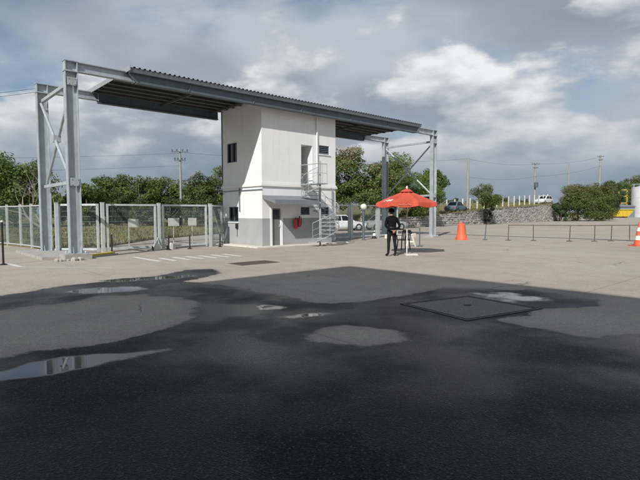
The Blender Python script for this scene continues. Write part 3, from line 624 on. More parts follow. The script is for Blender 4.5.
# upper doorway: deep recess with an inner door leaf standing open
mb = MB(); y0, y1 = BV0+0.16, BV0+1.3
mb.add([W(UPD[0],y0,UPD[2]),W(UPD[0],y1,UPD[2]),W(UPD[0],y1,UPD[3]),W(UPD[0],y0,UPD[3])],[(0,1,2,3)])
mb.add([W(UPD[1],y0,UPD[2]),W(UPD[1],y1,UPD[2]),W(UPD[1],y1,UPD[3]),W(UPD[1],y0,UPD[3])],[(3,2,1,0)])
mb.add([W(UPD[0],y1,UPD[2]),W(UPD[1],y1,UPD[2]),W(UPD[1],y1,UPD[3]),W(UPD[0],y1,UPD[3])],[(0,1,2,3)])
mb.add([W(UPD[0],y0,UPD[2]),W(UPD[1],y0,UPD[2]),W(UPD[1],y1,UPD[2]),W(UPD[0],y1,UPD[2])],[(0,1,2,3)])
mb.add([W(UPD[0],y0,UPD[3]),W(UPD[1],y0,UPD[3]),W(UPD[1],y1,UPD[3]),W(UPD[0],y1,UPD[3])],[(3,2,1,0)])
mb.build('upper_lobby', M['white'], bt)
ud = MB().ub(UPD[0]+0.03,UPD[0]+0.45,BV0+0.75,BV0+0.79,UPD[2]+0.02,UPD[3]-0.04).build('upper_door', M['door'], bt)
MB().ub(UPD[0]+0.40,UPD[0]+0.43,BV0+0.70,BV0+0.749,4.05,4.2).build('handle', M['steel'], ud)
# awning over the ground door
aw = MB(); a0, a1 = BU0+0.02, 11.12
aw.prism([W(a0,BV0-0.003,2.50),W(a0,BV0-0.003,2.34),W(a0,BV0-1.0,2.10),W(a0,BV0-1.0,2.24)], Vector(W(a1-a0,0))-Vector(W(0,0)))
awo = aw.build('awning', M['awning'], bt)
MB().ub(a0-0.02,a1+0.02,BV0-1.03,BV0-1.004,2.06,2.27).build('fascia', M['awning'], awo)
# rear hood seen past the left corner
MB().prism([W(BU0+0.1,BV1+0.003,2.35),W(BU0+0.1,BV1+0.003,2.25),W(BU0+0.1,BV1+0.8,1.98),W(BU0+0.1,BV1+0.8,2.08)], Vector(W(1.6,0))-Vector(W(0,0))).build('hood', M['steel_dark'], bt)
# downpipes, intercom, cameras
MB().tube([W(11.83,BV0-0.06,6.55),W(11.83,BV0-0.06,3.13)],0.04,8).build('downpipe', M['white_trim'], bt)
MB().tube([W(BU0-0.05,2.05,2.9),W(BU0-0.05,2.05,1.72)],0.03,8).build('downpipe', M['gutter'], bt)
MB().tube([W(BU0-0.03,BV1-0.02,6.95),W(BU0-0.03,BV1-0.02,3.2)],0.025,8).build('downpipe', M['steel_dark'], bt)
ic = MB().ub(BU0-0.08,BU0-0.003,2.25,2.42,0.86,1.10).build('intercom', M['black'], bt)
MB().tube([W(BU0-0.025,2.33,0.86),W(BU0-0.025,2.33,0.45)],0.012,6).build('cable', M['black'], ic)
for (v_, z_) in ((BV1-0.05,2.62),(BV1-0.02,1.15)):
    c_ = MB().ub(BU0-0.22,BU0-0.06,v_-0.04,v_+0.04,z_,z_+0.09).build('camera_box', M['black'], bt)
    MB().ub(BU0-0.06,BU0-0.002,v_-0.02,v_+0.02,z_+0.02,z_+0.06).build('bracket', M['steel'], c_)
# red fire cabinet with hose reel
fc = thing('fire_extinguisher', W(10.28,BV0-0.08,0.82), 'red fire extinguisher hung on the grey wall beside the door', 'extinguisher', 'extinguishers on the gatehouse wall')
def exting(root, u_, v_, z_):
    MB().lathe(W(u_,v_,z_), [(0.075,0),(0.09,0.03),(0.09,0.38),(0.06,0.46),(0.03,0.49)], 14).build('cylinder', M['red'], root, True)
    MB().lathe(W(u_,v_,z_+0.49), [(0.03,0),(0.03,0.05),(0.015,0.07)], 10).build('valve', M['black'], root)
    MB().tube([W(u_,v_,z_+0.53),W(u_+0.1,v_-0.03,z_+0.50),W(u_+0.12,v_-0.04,z_+0.3),W(u_+0.1,v_-0.04,z_+0.12)],0.014,6).build('hose', M['black'], root)
    MB().ub(u_-0.05,u_+0.05,v_+0.082,v_+0.155,z_+0.2,z_+0.24).build('bracket', M['steel'], root)
exting(fc, 10.28, BV0-0.16, 0.86)
fc2 = thing('fire_extinguisher', W(10.52,BV0-0.08,0.90), 'red fire extinguisher hung on the grey wall next to the louvre window', 'extinguisher', 'extinguishers on the gatehouse wall')
exting(fc2, 10.53, BV0-0.16, 0.93)

# ------------------------------------------------------------------ spiral staircase
SU, SV, SR = 11.30, -0.72, 0.98
sp = thing('spiral_staircase', W(SU,SV,0.055), 'pale grey steel spiral staircase against the gatehouse wall', 'staircase')
MB().tube([W(SU,SV,0.0),W(SU,SV,4.25)],0.05,12).build('centre_pole', M['stair'], sp)
NT = 15; Z0, Z1 = 0.0, 3.08
A0 = R(205); TURN = R(400)
def spt(a, r, z): return W(SU+r*math.cos(a), SV+r*math.sin(a), z)
ang = lambda k: A0 + TURN*k/NT
for k in range(NT):
    a = ang(k); da = R(27)*0.5; z = (k+1)*Z1/(NT+1)
    tr = MB(); pts = [spt(a-da*1.5,0.06,z),spt(a-da,SR,z),spt(a+da,SR,z),spt(a+da*1.5,0.06,z)]
    tr.prism(pts,(0,0,0.035)); t_ = tr.build('tread', M['stair'], sp)
    MB().tube([spt(a,SR-0.03,z-0.05),spt(a,SR-0.03,z+0.95)],0.010,6).build('baluster', M['stair'], t_)
hp = [spt(A0+TURN*i/60, SR-0.03, (i/60*NT+1)*Z1/(NT+1)+0.95) for i in range(58)]
MB().tube(hp,0.016,8).build('handrail', M['stair'], sp, True)
for off in (0.35, 0.65):
    MB().tube([(p[0],p[1],p[2]-off) for p in hp],0.008,6).build('midrail', M['stair'], sp, True)
MB().tube([(p[0],p[1],p[2]-0.98) for p in hp],0.02,6).build('stringer', M['stair'], sp, True)
ld = MB().ub(10.66,SU+0.02,SV-0.55,BV0-0.072,3.06,3.115).build('landing', M['stair'], sp)
mb = MB(); lp = [W(SU-0.02,SV-0.53,4.05),W(10.68,SV-0.53,4.05),W(10.68,BV0-0.09,4.05)]
mb.tube(lp,0.02,8); mb.tube([(p[0],p[1],3.6) for p in lp],0.012,6)
for (a,b_) in ((SU-0.02,SV-0.53),(10.98,SV-0.53),(10.68,SV-0.53),(10.68,-0.5),(10.68,BV0-0.09)): mb.tube([W(a,b_,3.11),W(a,b_,4.05)],0.014,6)
mb.build('landing_rail', M['stair'], sp)

# ------------------------------------------------------------------ gates and fences
def mesh_panel(p, q, z0, z1, sv=0.06, sh=0.2, r=0.0036):
    m_ = MB(); p, q = Vector((*p[:2],0)), Vector((*q[:2],0)); Ln = (q-p).length; d = (q-p)/Ln
    n = int(Ln/sv)
    for i in range(1, n):
        a = p+d*(Ln*i/n); m_.bar((a.x,a.y,z0),(a.x,a.y,z1),2*r,2*r)
    k = int((z1-z0)/sh)
    for i in range(1, k):
        z = z0+(z1-z0)*i/k; m_.bar((p.x,p.y,z),(q.x,q.y,z),2*r,2*r)
    return m_
def gate_leaf(p, q, label, zt=2.06, zb=0.10, wm='wire', fw=0.085, group=None, sub=()):
    p, q = Vector(W(*p)), Vector(W(*q)); t_ = thing('gate_leaf', (p.x,p.y,0), label, 'gate', group)
    MB().bar((p.x,p.y,0.04),(p.x,p.y,zt),fw,fw).build('stile', M['frame'], t_); MB().bar((q.x,q.y,0.04),(q.x,q.y,zt),fw,fw).build('stile', M['frame'], t_)
    d = (q-p).normalized()*fw/2; a, b_ = p+d, q-d
    for z in (zt-fw/2, zb+fw/2): MB().bar((a.x,a.y,z),(b_.x,b_.y,z),fw*0.9,fw*0.98).build('rail', M['frame'], t_)
    s = mesh_panel(a, b_, zb+fw, zt-fw).build('wire_mesh', M[wm], t_); s['kind'] = 'stuff'
    return t_
def post(u_, v_, zt, label, name='gate_post', wd=0.13, group='gate posts', cat='post'):
    t_ = thing(name, W(u_,v_,0), label, cat, group)
    MB().ub(u_-wd/2,u_+wd/2,v_-wd/2,v_+wd/2,-0.05,zt).build('shaft', M['frame'], t_)
    MB().ub(u_-wd/2-0.01,u_+wd/2+0.01,v_-wd/2-0.01,v_+wd/2+0.01,zt,zt+0.02).build('cap', M['frame'], t_)
    return t_
GV = 2.45
gate_leaf((0.42,3.75),(1.58,2.52),'narrow wire mesh gate leaf standing at an angle by the rear column')
gate_leaf((1.95,GV),(4.05,GV),'wire mesh gate leaf hung beside the black bollard and angled leaf')
gate_leaf((4.42,GV),(6.62,GV),'wire mesh gate leaf in front of the two pale notice boards')
gate_leaf((7.04,GV+0.16),(8.22,3.66),'short wire mesh gate leaf angled back to the gatehouse rear corner')
post(1.76,GV,2.10,'square steel post between the angled leaf and the next gate leaf')
post(4.235,GV,2.10,'square steel post standing on white concrete blocks between two gate leaves')
post(6.85,GV,2.10,'square steel post next to the short leaf at the gatehouse')
post(0.30,3.80-0.12,2.10,'square steel post against the rear canopy column',group=None)
# white footings
for i, (u_, v_, lb) in enumerate(((3.95,GV-0.32,'white concrete foot block leaning before the gate post'),(4.6,GV-0.42,'white concrete foot block with bolted stay right of the gate post'))):
    t_ = thing('gate_stop', W(u_,v_,0), lb, 'block')
    MB().prism([W(u_-0.16,v_-0.1,0),W(u_+0.16,v_-0.1,0),W(u_+0.12,v_-0.1,0.26),W(u_-0.05,v_-0.1,0.30)], Vector(W(0,0.2))-Vector(W(0,0))).build('block', M['kerb_white'], t_)
    MB().tube([W(u_,v_,0.27),W(u_+(0.2 if i==0 else -0.25),v_+0.28,0.55)],0.025,8).build('stay', M['frame'], t_)
    MB().ub(u_-0.2,u_-0.165,v_-0.05,v_+0.05,0,0.18).build('bolt_plate', M['black'], t_)
# fence on the left
fp = [(0.18,4.45),(0.18,5.7),(0.10,7.3),(-0.05,8.9),(-0.35,10.5),(-0.7,12.1),(-1.1,13.7)]
fn = thing('mesh_fence', W(0.1,7,0), 'grey steel mesh fence curving away left of the canopy columns', 'fence')
for i, (u_, v_) in enumerate(fp):
    MB().ub(u_-0.05,u_+0.05,v_-0.05,v_+0.05,-0.05,2.12).build('post', M['frame'], fn)
    if i+1 < len(fp):
        a, b_ = Vector(W(*fp[i])), Vector(W(*fp[i+1])); d = (b_-a).normalized()*0.055; a, b_ = a+d, b_-d
        for z in (0.12, 2.02): MB().bar((a.x,a.y,z),(b_.x,b_.y,z),0.05,0.05).build('rail', M['frame'], fn)
        s = mesh_panel(a, b_, 0.15, 2.0, r=0.0034).build('wire_mesh', M['wire_green'], fn); s['kind'] = 'stuff'
# right-hand gate
gate_leaf((13.55,GV),(16.6,GV),'green mesh gate leaf beside the spiral staircase',wm='wire_green',zt=2.15)
gate_leaf((16.9,GV),(19.2,GV),'green mesh gate leaf behind the globe lamp',wm='wire_green',zt=2.15)
gate_leaf((19.5,GV),(21.4,GV),'green mesh gate leaf nearest the far canopy column',wm='wire_green',zt=2.15)
post(16.75,GV,2.2,'square steel post in the green mesh gate run near the staircase',group=None)
post(19.35,GV,2.2,'square steel post in the green mesh gate run near the far column',group=None)
# globe lamp
lp = thing('globe_lamp', (2.62,29.2,0), 'grey post with a white globe lamp before the green mesh gate', 'lamp')
MB().lathe((2.62,29.2,0), [(0.15,0),(0.15,0.02),(0.09,0.04),(0.075,0.1),(0.07,1.75),(0.1,1.78),(0.1,1.82)], 16).build('post', M['steel_dark'], lp, True)
MB().lathe((2.62,29.2,1.82), [(0.08,0)]+[(0.19*math.sin(a),0.18-0.19*math.cos(a)) for a in np.linspace(0.45,3.05,12)], 20).build('globe', M['globe'], lp, True)
# notice boards behind the gate on the verge
def board(u0, u1, z0, z1, v_, label, n=2):
    t_ = thing('notice_board', W((u0+u1)/2,v_,0.02), label, 'sign', 'notice boards behind the gate')
    MB().ub(u0,u1,v_-0.015,v_,z0,z1).build('panel', M['board'], t_)
    for u_ in ((u0+0.03, ) if n == 1 else ((u0+u1)/2,)): MB().ub(u_-0.02,u_+0.02,v_+0.001,v_+0.04,-0.05,z1-0.03).build('post', M['frame'], t_)
    return t_
board(3.49,3.98,0.99,1.38,4.2,'pale notice board on a post set alone behind the gate',1)
board(5.48,6.06,1.0,1.41,4.2,'wide pale notice board behind the gate, left of its smaller twin')
board(6.56,7.03,1.01,1.40,4.2,'small white square notice board nearer the gatehouse')
# slim black bollards
def bollard(x, y, h, label, top='black'):
    t_ = thing('bollard', (x,y,0), label, 'bollard', 'slim black bollards')
    MB().lathe((x,y,0), [(0.11,0),(0.11,0.02),(0.05,0.05)], 14).build('base', M['black'], t_)
    MB().lathe((x,y,0.05), [(0.032,0),(0.032,h-0.09)], 12).build('shaft', M['black'], t_, True)
    MB().lathe((x,y,h-0.04), [(0.04,0),(0.042,0.03),(0.02,0.06)], 12).build('cap', M[top], t_)
bollard(-8.47,19.7,0.78,'slim black bollard beside the yellow kerb piece')
bollard(*W(4.36,1.75)[:2],0.62,'slim black bollard before the post on white blocks')
bollard(*W(5.33,1.65)[:2],0.62,'slim black bollard before the middle of the gate leaf')
bollard(*W(7.02,1.82)[:2],0.62,'slim black bollard close to the gatehouse wall')
bollard(-10.22,15.6,1.42,'tall dark bollard with white top at the white line',top='kerb_white')
# kerb island under the left frame
ki = thing('kerb_island', W(-0.6,1.8,0), 'raised concrete kerb island round the left canopy columns', 'kerb')
MB().ub(-0.85,0.62,0.40,5.0,-0.05,0.085).build('slab', M['concrete'], ki)
mb0 = MB().ub(-1.0,-0.853,0.40,1.28,-0.05,0.10).build('kerb_stone', M['concrete'], ki)
for i in range(1, 5): shared(mb0, 'kerb_stone', ki, tuple(Vector(W(0,0.9*i))-Vector(W(0,0))))
mb1 = MB().ub(-0.84,-0.20,0.25,0.398,-0.05,0.12)
yk = thing('kerb_ramp', W(1.0,0.7,0), 'yellow painted kerb ramp at the foot of the front column', 'kerb')
MB().prism([W(0.50,0.12,0),W(1.75,1.05,0),W(1.75,1.5,0),W(0.50,0.55,0)],(0,0,0.10)).build('ramp', M['yellow'], yk)
MB().prism([W(0.48,0.0,0),W(1.85,1.0,0),W(1.85,1.04,0),W(0.48,0.10,0)],(0,0,0.05)).build('edge', M['concrete'], yk)
# rubble by the front column
for i in range(7):
    u_, v_ = -0.75+0.12*i*random.uniform(.8,1.2), -0.55-0.1*random.random(); s_ = random.uniform(0.06,0.13)
    mb = MB(); n = 7
    mb.lathe(W(u_,v_,0), [(s_,0),(s_*1.05,s_*0.5),(s_*0.6,s_*0.95)], 6)
    tag(mb.build('rubble_stone', M['concrete']), 'small broken concrete lump at the foot of the front column', 'stone', 'rubble by the column')

# ------------------------------------------------------------------ the tall block that shades the foreground
ob = thing('office_block', W(-16,-26,0), 'tall plain rendered block whose shadow falls across the wet yard', 'building')
OU, OV, OH = -8.75, -15.6, 12.0
MB().ub(OU-22, OU-0.15, OV-40, OV-0.15, -0.05, OH-0.5).build('wall', M['facade'], ob)
MB().ub(OU-22.15, OU, OV-40.15, OV, OH-0.498, OH).build('parapet', M['white'], ob)
for k in range(6):
    for fl in (1.2, 4.9, 8.3):
        v_ = OV-4-5.5*k; wn = MB().ub(OU-0.148, OU-0.09, v_-1.6, v_, fl, fl+1.4).build('window', M['steel_dark'], ob)
        MB().ub(OU-0.088, OU-0.075, v_-1.5, v_-0.1, fl+0.1, fl+1.3).build('pane', M['glass'], wn)

# ------------------------------------------------------------------ trees
def leaf_mesh(name, C, S, T, size, m, parent, seed):
    """C leaf centres, S outward dirs, T 0..1 colour value"""
    r = np.random.default_rng(seed); n = len(C)
    nrm = S + r.normal(0, 0.65, (n, 3)); nrm /= np.linalg.norm(nrm, axis=1)[:, None]
    a = np.cross(nrm, r.normal(0, 1, (n, 3))); a /= np.linalg.norm(a, axis=1)[:, None]
    b_ = np.cross(nrm, a); sz = size*r.uniform(0.6, 1.35, n)[:, None]
    droop = nrm*sz*0.22
    V_ = np.stack([C-a*sz, C+b_*sz*0.5-droop*0.3, C+a*sz-droop, C-b_*sz*0.5-droop*0.3], 1).reshape(-1, 3)
    off = np.array(parent.location); V_ = V_-off
    me = bpy.data.meshes.new(name); me.vertices.add(4*n); me.vertices.foreach_set('co', V_.astype(np.float32).ravel())
    q = np.arange(4*n, dtype=np.int32); me.loops.add(4*n); me.loops.foreach_set('vertex_index', q)
    me.polygons.add(n); me.polygons.foreach_set('loop_start', np.arange(0, 4*n, 4, dtype=np.int32)); me.polygons.foreach_set('loop_total', np.full(n, 4, np.int32))
    me.update()
    at = me.attributes.new('leaf', 'FLOAT', 'POINT'); at.data.foreach_set('value', np.repeat(T, 4).astype(np.float32))
    me.materials.append(m); o = bpy.data.objects.new(name, me); col.objects.link(o); o.parent = parent
    return o
def tree(x, y, h, rx, label, lm='leaf_a', name='leafy_tree', trunk=0.25, z0=None, n=4500, size=0.13, clumps=34, tips=0.04, seed=0, group=None, low=0.12, cat='tree', tr=0.13, flat_=1.0):
    r = np.random.default_rng(1000+seed); u_, v_ = UV(x, y); n = int(n*1.9); size = size*0.72; clumps = int(clumps*1.25); tips = tips*(1.0 if lm == 'leaf_e' else 0.6)
    if z0 is None: z0 = bank_z(u_, v_) if v_ > front(u_) and u_ < 92 else 0.0
    t_ = thing(name, (x, y, z0), label, cat, group)
    zc_ = z0 + h*(low + (1-low)/2); rz = h*(1-low)/2*0.88
    cl = []
    for _ in range(clumps):
        d = r.normal(0, 1, 3); d /= np.linalg.norm(d); k = r.uniform(0.35, 1.0)**0.6
        k *= r.uniform(0.82, 1.16); p = np.array([x, y, zc_]) + d*np.array([rx*0.84, rx*0.84*flat_, rz])*k
        p[:2] += r.normal(0, 0.06*rx, 2)
        cl.append((p, rx*r.uniform(0.13, 0.36), d))
    per = np.array([c[1]**2 for c in cl]); per = (per/per.sum()*n).astype(int)
    Cs, Ss, Ts = [], [], []
    for (p, rad, d), m_ in zip(cl, per):
        q = r.normal(0, 1, (m_, 3)); q /= np.linalg.norm(q, axis=1)[:, None]; kk = r.uniform(0.25, 1.0, m_)**0.45
        sc = np.array([1, 1, 0.8])
        pos = p + q*sc*rad*kk[:, None]*r.uniform(0.85, 1.25, (m_, 1)); Cs.append(pos)
        Ss.append(q*0.8 + d*0.5 + np.array([0, 0, 0.35]))
        tone = r.uniform(0.0, 0.35) + r.uniform(0, 0.5, m_)
        tip = r.uniform(0, 1, m_) < tips*(0.25 + 2.2*np.clip((pos[:, 2]-zc_)/(rz+1e-6), 0, 1)**1.5)
        Ts.append(np.where(tip, 0.95, np.clip(tone, 0, 0.84)))
    C = np.concatenate(Cs); keep = C[:, 2] > z0+0.05
    leaf_mesh('crown', C[keep], np.concatenate(Ss)[keep], np.concatenate(Ts)[keep], size, M[lm], t_, seed)
    mb = MB(); hb = z0 + h*max(low, trunk)
    lean = Vector((r.uniform(-.12, .12), r.uniform(-.12, .12), 0))
    top = Vector((x, y, hb)) + lean
    mb.tube([(x, y, z0-0.15), tuple((Vector((x,y,z0))+top)/2 + lean*0.4), tuple(top), tuple(top+Vector((0,0,h*0.3)))], [tr*1.35, tr, tr*0.85, tr*0.4], 8)
    for i in r.choice(len(cl), min(9, len(cl)), replace=False):
        e = Vector(cl[i][0]); s_ = top + Vector((0, 0, h*0.02*r.integers(0, 6)))
        md = (s_+e)/2 + Vector((r.normal(0, .1), r.normal(0, .1), -0.06*h*r.uniform(0, 1)))
        mb.tube([tuple(s_), tuple(md), tuple(e)], [tr*0.5, tr*0.33, tr*0.12], 6)
    mb.build('trunk', M['wood'], t_, True)
    return t_
def at_px(px, Y): return (px-320)/485.4*Y*1.0, Y
sd = 0
# left behind the fence
tree(-22.6,36,5.6,3.0,'big bright green leafy tree behind the left fence','leaf_b',n=9000,size=0.14,clumps=46,seed=1,low=0.05)
tree(-27.0,40,5.6,2.8,'bright green tree at the outer end of the left fence','leaf_b',n=6000,size=0.14,clumps=36,seed=2,low=0.05)
tree(-19.2,40,4.0,1.9,'low bright bush beneath the bare tree','leaf_a',n=4500,size=0.12,clumps=26,seed=3,low=0.02)
row = [(62,50,3.4,1.6),(82,49,4.2,2.0),(101,47,4.9,2.2),(121,50,5.3,2.2),(141,48,5.2,2.3),(162,49,5.7,2.4),(186,50,5.4,2.3),(204,47,5.6,2.2),(222,49,5.9,2.3),(243,52,5.8,2.3)]
lab = ['lowest mid green tree in the row behind the gates, by the rear column','rounded mid green tree next to the lowest one behind the gates','green tree behind the gate post beside the black bollard',
 'green tree in the row above the lone notice board','spreading green tree above the dry grass between two notice boards','tallest tree top left of the far concrete utility pole',
 'green tree directly behind the far utility pole','green tree between the far utility pole and the gatehouse','tall green tree half hidden by the gatehouse left wall','green tree hidden mostly behind the gatehouse tower']
for i, ((p_, Y, h, rx), lb) in enumerate(zip(row, lab)):
    tree(*at_px(p_, Y), h*0.93, rx, lb, ('leaf_a','leaf_c','leaf_a','leaf_c')[i % 4], n=4800, size=0.13, clumps=30, tips=0.06, seed=10+i, group='trees behind the gates', low=0.05)
row2 = [(70,41),(92,42),(118,43),(147,41.5),(171,43),(196,42.5)]
for i, (p_, Y) in enumerate(row2):
    x, y = at_px(p_, Y)
    tree(x, y, 2.3+0.3*(i % 3), 1.5, 'dull green shrub filling the gap below the tree row behind the gates', 'leaf_d', 'leafy_shrub', n=2600, size=0.11, clumps=18, seed=40+i, group='shrubs below the tree row', low=0.0, cat='shrub', tr=0.06)
# right of the gatehouse
tree(2.9,49,8.3,2.7,'tall tree with pale flowering tips beside the gatehouse','leaf_e',n=11000,size=0.13,clumps=52,tips=0.42,seed=60,low=0.12)
tree(5.6,47.5,7.4,2.4,'dense green tree with flowering tips behind the far column','leaf_e',n=9000,size=0.13,clumps=46,tips=0.30,seed=61,low=0.12)
tree(8.0,52,6.5,2.9,'bright green tree behind the orange umbrella','leaf_b',n=7000,size=0.13,clumps=36,tips=0.08,seed=62,low=0.1)
tree(11.2,55,6.1,2.6,'green tree behind the near right column of the canopy','leaf_b',n=6500,size=0.13,clumps=34,tips=0.08,seed=63,low=0.1)
tree(13.9,60,5.8,1.9,'loose green tree right of the canopy end columns','leaf_a',n=5000,size=0.13,clumps=28,tips=0.1,seed=64,low=0.25)
tree(-0.5,54,5.0,2.4,'green tree behind the spiral staircase','leaf_a',n=5000,size=0.13,clumps=30,seed=65,low=0.05)
# small tree with trunk rising before the stone wall and the dark shrub at its foot
tx, ty = at_px(485.5, 66)
tree(tx,ty,5.4,2.3,'small loose tree rising in front of the stone wall','leaf_c',n=4200,size=0.12,clumps=24,tips=0.08,seed=66,low=0.42,trunk=0.42,z0=0)
tree(tx+0.2,ty-0.6,2.35,0.95,'dark purple shrub at the foot of the small loose tree','leaf_f','dark_shrub',n=2600,size=0.09,clumps=16,seed=67,low=0.0,cat='shrub',z0=0,tr=0.05)
# big shrubby trees at the end of the wall
tree(*at_px(578,88),7.2,3.7,'wide reddish green tree at the end of the stone wall','leaf_c',n=13000,size=0.15,clumps=60,tips=0.3,seed=70,low=-0.12,z0=0)
tree(*at_px(600,89),7.6,3.4,'reddish green tree with dense skirt next to the wall end tree','leaf_c',n=12000,size=0.15,clumps=56,tips=0.25,seed=71,low=-0.12,z0=0)
tree(*at_px(561,86),4.0,1.7,'dark low bush hiding the end of the stone wall','leaf_d','leafy_shrub',n=3200,size=0.13,clumps=20,seed=72,low=0.0,z0=0,cat='shrub')
tree(*at_px(612,104),8.8,2.6,'dull green tree behind the yellow skip','leaf_d',n=6000,size=0.17,clumps=34,seed=73,low=0.12,z0=0)
tree(*at_px(606,120),10.0,4.0,'tall dull green tree behind the white panel','leaf_a',n=6500,size=0.2,clumps=36,seed=74,low=0.1,z0=0)
tree(*at_px(648,185),15.0,8.5,'large brownish tree mass behind the white storage tank','leaf_d',n=8000,size=0.32,clumps=40,tips=0.3,seed=75,low=0.0,z0=0)
tree(*at_px(623,172),13.0,5.6,'green tree between the wall end trees and the white tank','leaf_a',n=7500,size=0.26,clumps=40,seed=76,low=0.0,z0=0)
tree(*at_px(638,178),15.5,6.5,'broad green tree crown rising over the yellow gantry','leaf_c',n=8500,size=0.28,clumps=40,tips=0.2,seed=77,low=0.0,z0=0)
tree(*at_px(660,165),12.0,6.0,'green tree past the white tank','leaf_a',n=6000,size=0.2,clumps=34,seed=78,low=0.0,z0=0)
# far trees on the skyline
far = [(455,150,6.5,3.0),(470,190,7.5,4.5),(508,170,7.2,3.6),(523,210,8.0,5.0),(545,180,7.6,3.6),(397,160,7,4),(416,180,7,5),(440,200,8,5)]
for i, (p_, Y, h, rx) in enumerate(far):
    tree(*at_px(p_, Y), h, rx, 'small dark tree far off on the skyline beyond the stone wall', 'leaf_d', n=1500, size=0.34, clumps=16, seed=80+i, group='far skyline trees', low=0.0, z0=0)

# bare tree
bt_ = thing('bare_tree', (-18.6,33,0.3), 'pale leafless tree with spreading twigs behind the rear column', 'tree')
mb = MB(); rr = random.Random(5)
def branch(p, d, ln, r_, depth):
    p = Vector(p); pts = [p]; rs = [r_]; dd = d.copy()
    for k in range(3):
        dd = (dd + Vector((rr.gauss(0,.16),rr.gauss(0,.16),rr.gauss(0.05,.12)))).normalized(); p = p + dd*ln/3; pts.append(p); rs.append(r_*(1-0.17*(k+1)))
    mb.tube([tuple(q) for q in pts], rs, 5 if depth > 1 else 7)
    if depth >= 5: return
    for k in range(3 if depth < 4 else 2):
        i = rr.choice((2,3,3)); nd = (dd + Vector((rr.gauss(0,.62),rr.gauss(0,.62),rr.gauss(0.08,.35)))).normalized()
        branch(pts[i], nd, ln*rr.uniform(0.62,0.82), rs[i]*0.66, depth+1)
for d in ((-0.5,0,1),(0.45,0.1,1),(-0.9,0.1,0.7),(0.05,0,1)): branch((-18.6,33,0.2), Vector(d).normalized(), 1.9, 0.12, 1)
mb.build('trunk', M['bare'], bt_, True)

# ------------------------------------------------------------------ stone retaining wall
sw = thing('stone_wall', W(33,12.7,0), 'long grey dry stone retaining wall rising along the yard edge', 'wall')
US = np.arange(31.2, 88.6, 1.2); core = MB()
def wtop(u): return edge_z(u)+0.12
for a, b_ in zip(US[:-1], US[1:]):
    fa, fb = front(a)-0.12, front(b_)-0.12; ba, bb = fa-0.28, fb-0.28
    core.hexa([W(a,ba,-0.1),W(b_,bb,-0.1),W(b_,fb+0.2,-0.1),W(a,fa+0.2,-0.1),W(a,ba,wtop(a)-0.1),W(b_,bb,wtop(b_)-0.1),W(b_,fb+0.2,wtop(b_)-0.1),W(a,fa+0.2,wtop(a)-0.1)])
M['mortar'] = mat('wall_core', (0.27,0.25,0.23), 0.95, 0.2, 2)
core.build('core', M['mortar'], sw)
def stone_mat():
    m = bpy.data.materials.new('field_stone'); m.use_nodes = True; t = m.node_tree; b = t.nodes['Principled BSDF']
    g_ = t.nodes.new('ShaderNodeNewGeometry')
    rp = ramp(t, [(0.0,(0.28,0.265,0.25)),(0.4,(0.38,0.36,0.34)),(0.75,(0.44,0.42,0.39)),(1.0,(0.35,0.31,0.28))]); t.links.new(g_.outputs['Random Per Island'], rp.inputs[0])
    c = mixc(t, mapr(t, noise(t, g_.outputs['Position'], 0.5, 6, 0.7), 0.5, 0.7, 0, 0.5), rp.outputs[0], (0.16,0.15,0.14))
    t.links.new(c, b.inputs['Base Color']); b.inputs['Roughness'].default_value = 0.9
    return m
M['stone'] = stone_mat(); sm = MB()
z = 0.0
while z < 3.3:
    h = 0.26; u_ = 31.2 + random.uniform(0, .3)
    while u_ < 88.2:
        w_ = random.uniform(0.22, 0.55); zt = wtop(u_+w_/2)
        if z < zt-0.08 and random.random() > 0.03:
            f0 = front(u_)-0.40; pr2 = random.uniform(0.02, 0.15); hh = min(h*random.uniform(0.8, 1.25), zt-z)
            j = lambda s=0.03: random.uniform(-s, s)
            a, b_ = u_+0.012, u_+w_-0.012
            sm.hexa([W(a+j(),f0-pr2,z+0.012+abs(j())),W(b_+j(),f0-pr2+j(),z+0.012+abs(j())),W(b_,f0+0.03,z+0.012),W(a,f0+0.03,z+0.012),
                     W(a+j(),f0-pr2+j(),z+hh-0.012-abs(j())),W(b_+j(),f0-pr2,z+hh-0.012-abs(j())),W(b_,f0+0.03,z+hh-0.012),W(a,f0+0.03,z+hh-0.012)])
        u_ += w_
    z += h
so_ = sm.build('stones', M['stone'], sw); so_['kind'] = 'stuff'
cp = MB()
for a, b_ in zip(US[:-1], US[1:]):
    fa, fb = front(a), front(b_)
    cp.hexa([W(a,fa-0.52,wtop(a)-0.098),W(b_,fb-0.52,wtop(b_)-0.098),W(b_,fb+0.1,wtop(b_)-0.098),W(a,fa+0.1,wtop(a)-0.098),W(a,fa-0.52,wtop(a)),W(b_,fb-0.52,wtop(b_)),W(b_,fb+0.1,wtop(b_)),W(a,fa+0.1,wtop(a))])
cp.build('coping', mat('dark_coping', (0.13,0.12,0.11), 0.9, 0.2, 1.5), sw)

# post fence on the bank
pf = thing('post_fence', W(36,front(36)+2.2,edge_z(36)), 'fence of pale concrete posts on the bank above the stone wall', 'fence')
p0 = None; fpts = []
u_ = 31.5
while u_ < 88:
    v_ = front(u_)+1.6; fpts.append(W(u_, v_, bank_z(u_, v_))); u_ += 2.15
m0 = MB(); q = fpts[0]; m0.box(q[0]-0.075,q[0]+0.075,q[1]-0.075,q[1]+0.075,q[2]-0.2,q[2]+1.75)
p0 = m0.build('post', M['fence_post'], pf)
for q in fpts[1:]: shared(p0, 'post', pf, tuple(Vector(q)-Vector(fpts[0])))
for zz in (0.25, 0.6, 0.95, 1.3, 1.6):
    mb = MB()
    mb.tube([(a[0],a[1]-0.08,a[2]+zz) for a in fpts], 0.008, 4); mb.build('wire', M['cable'], pf)
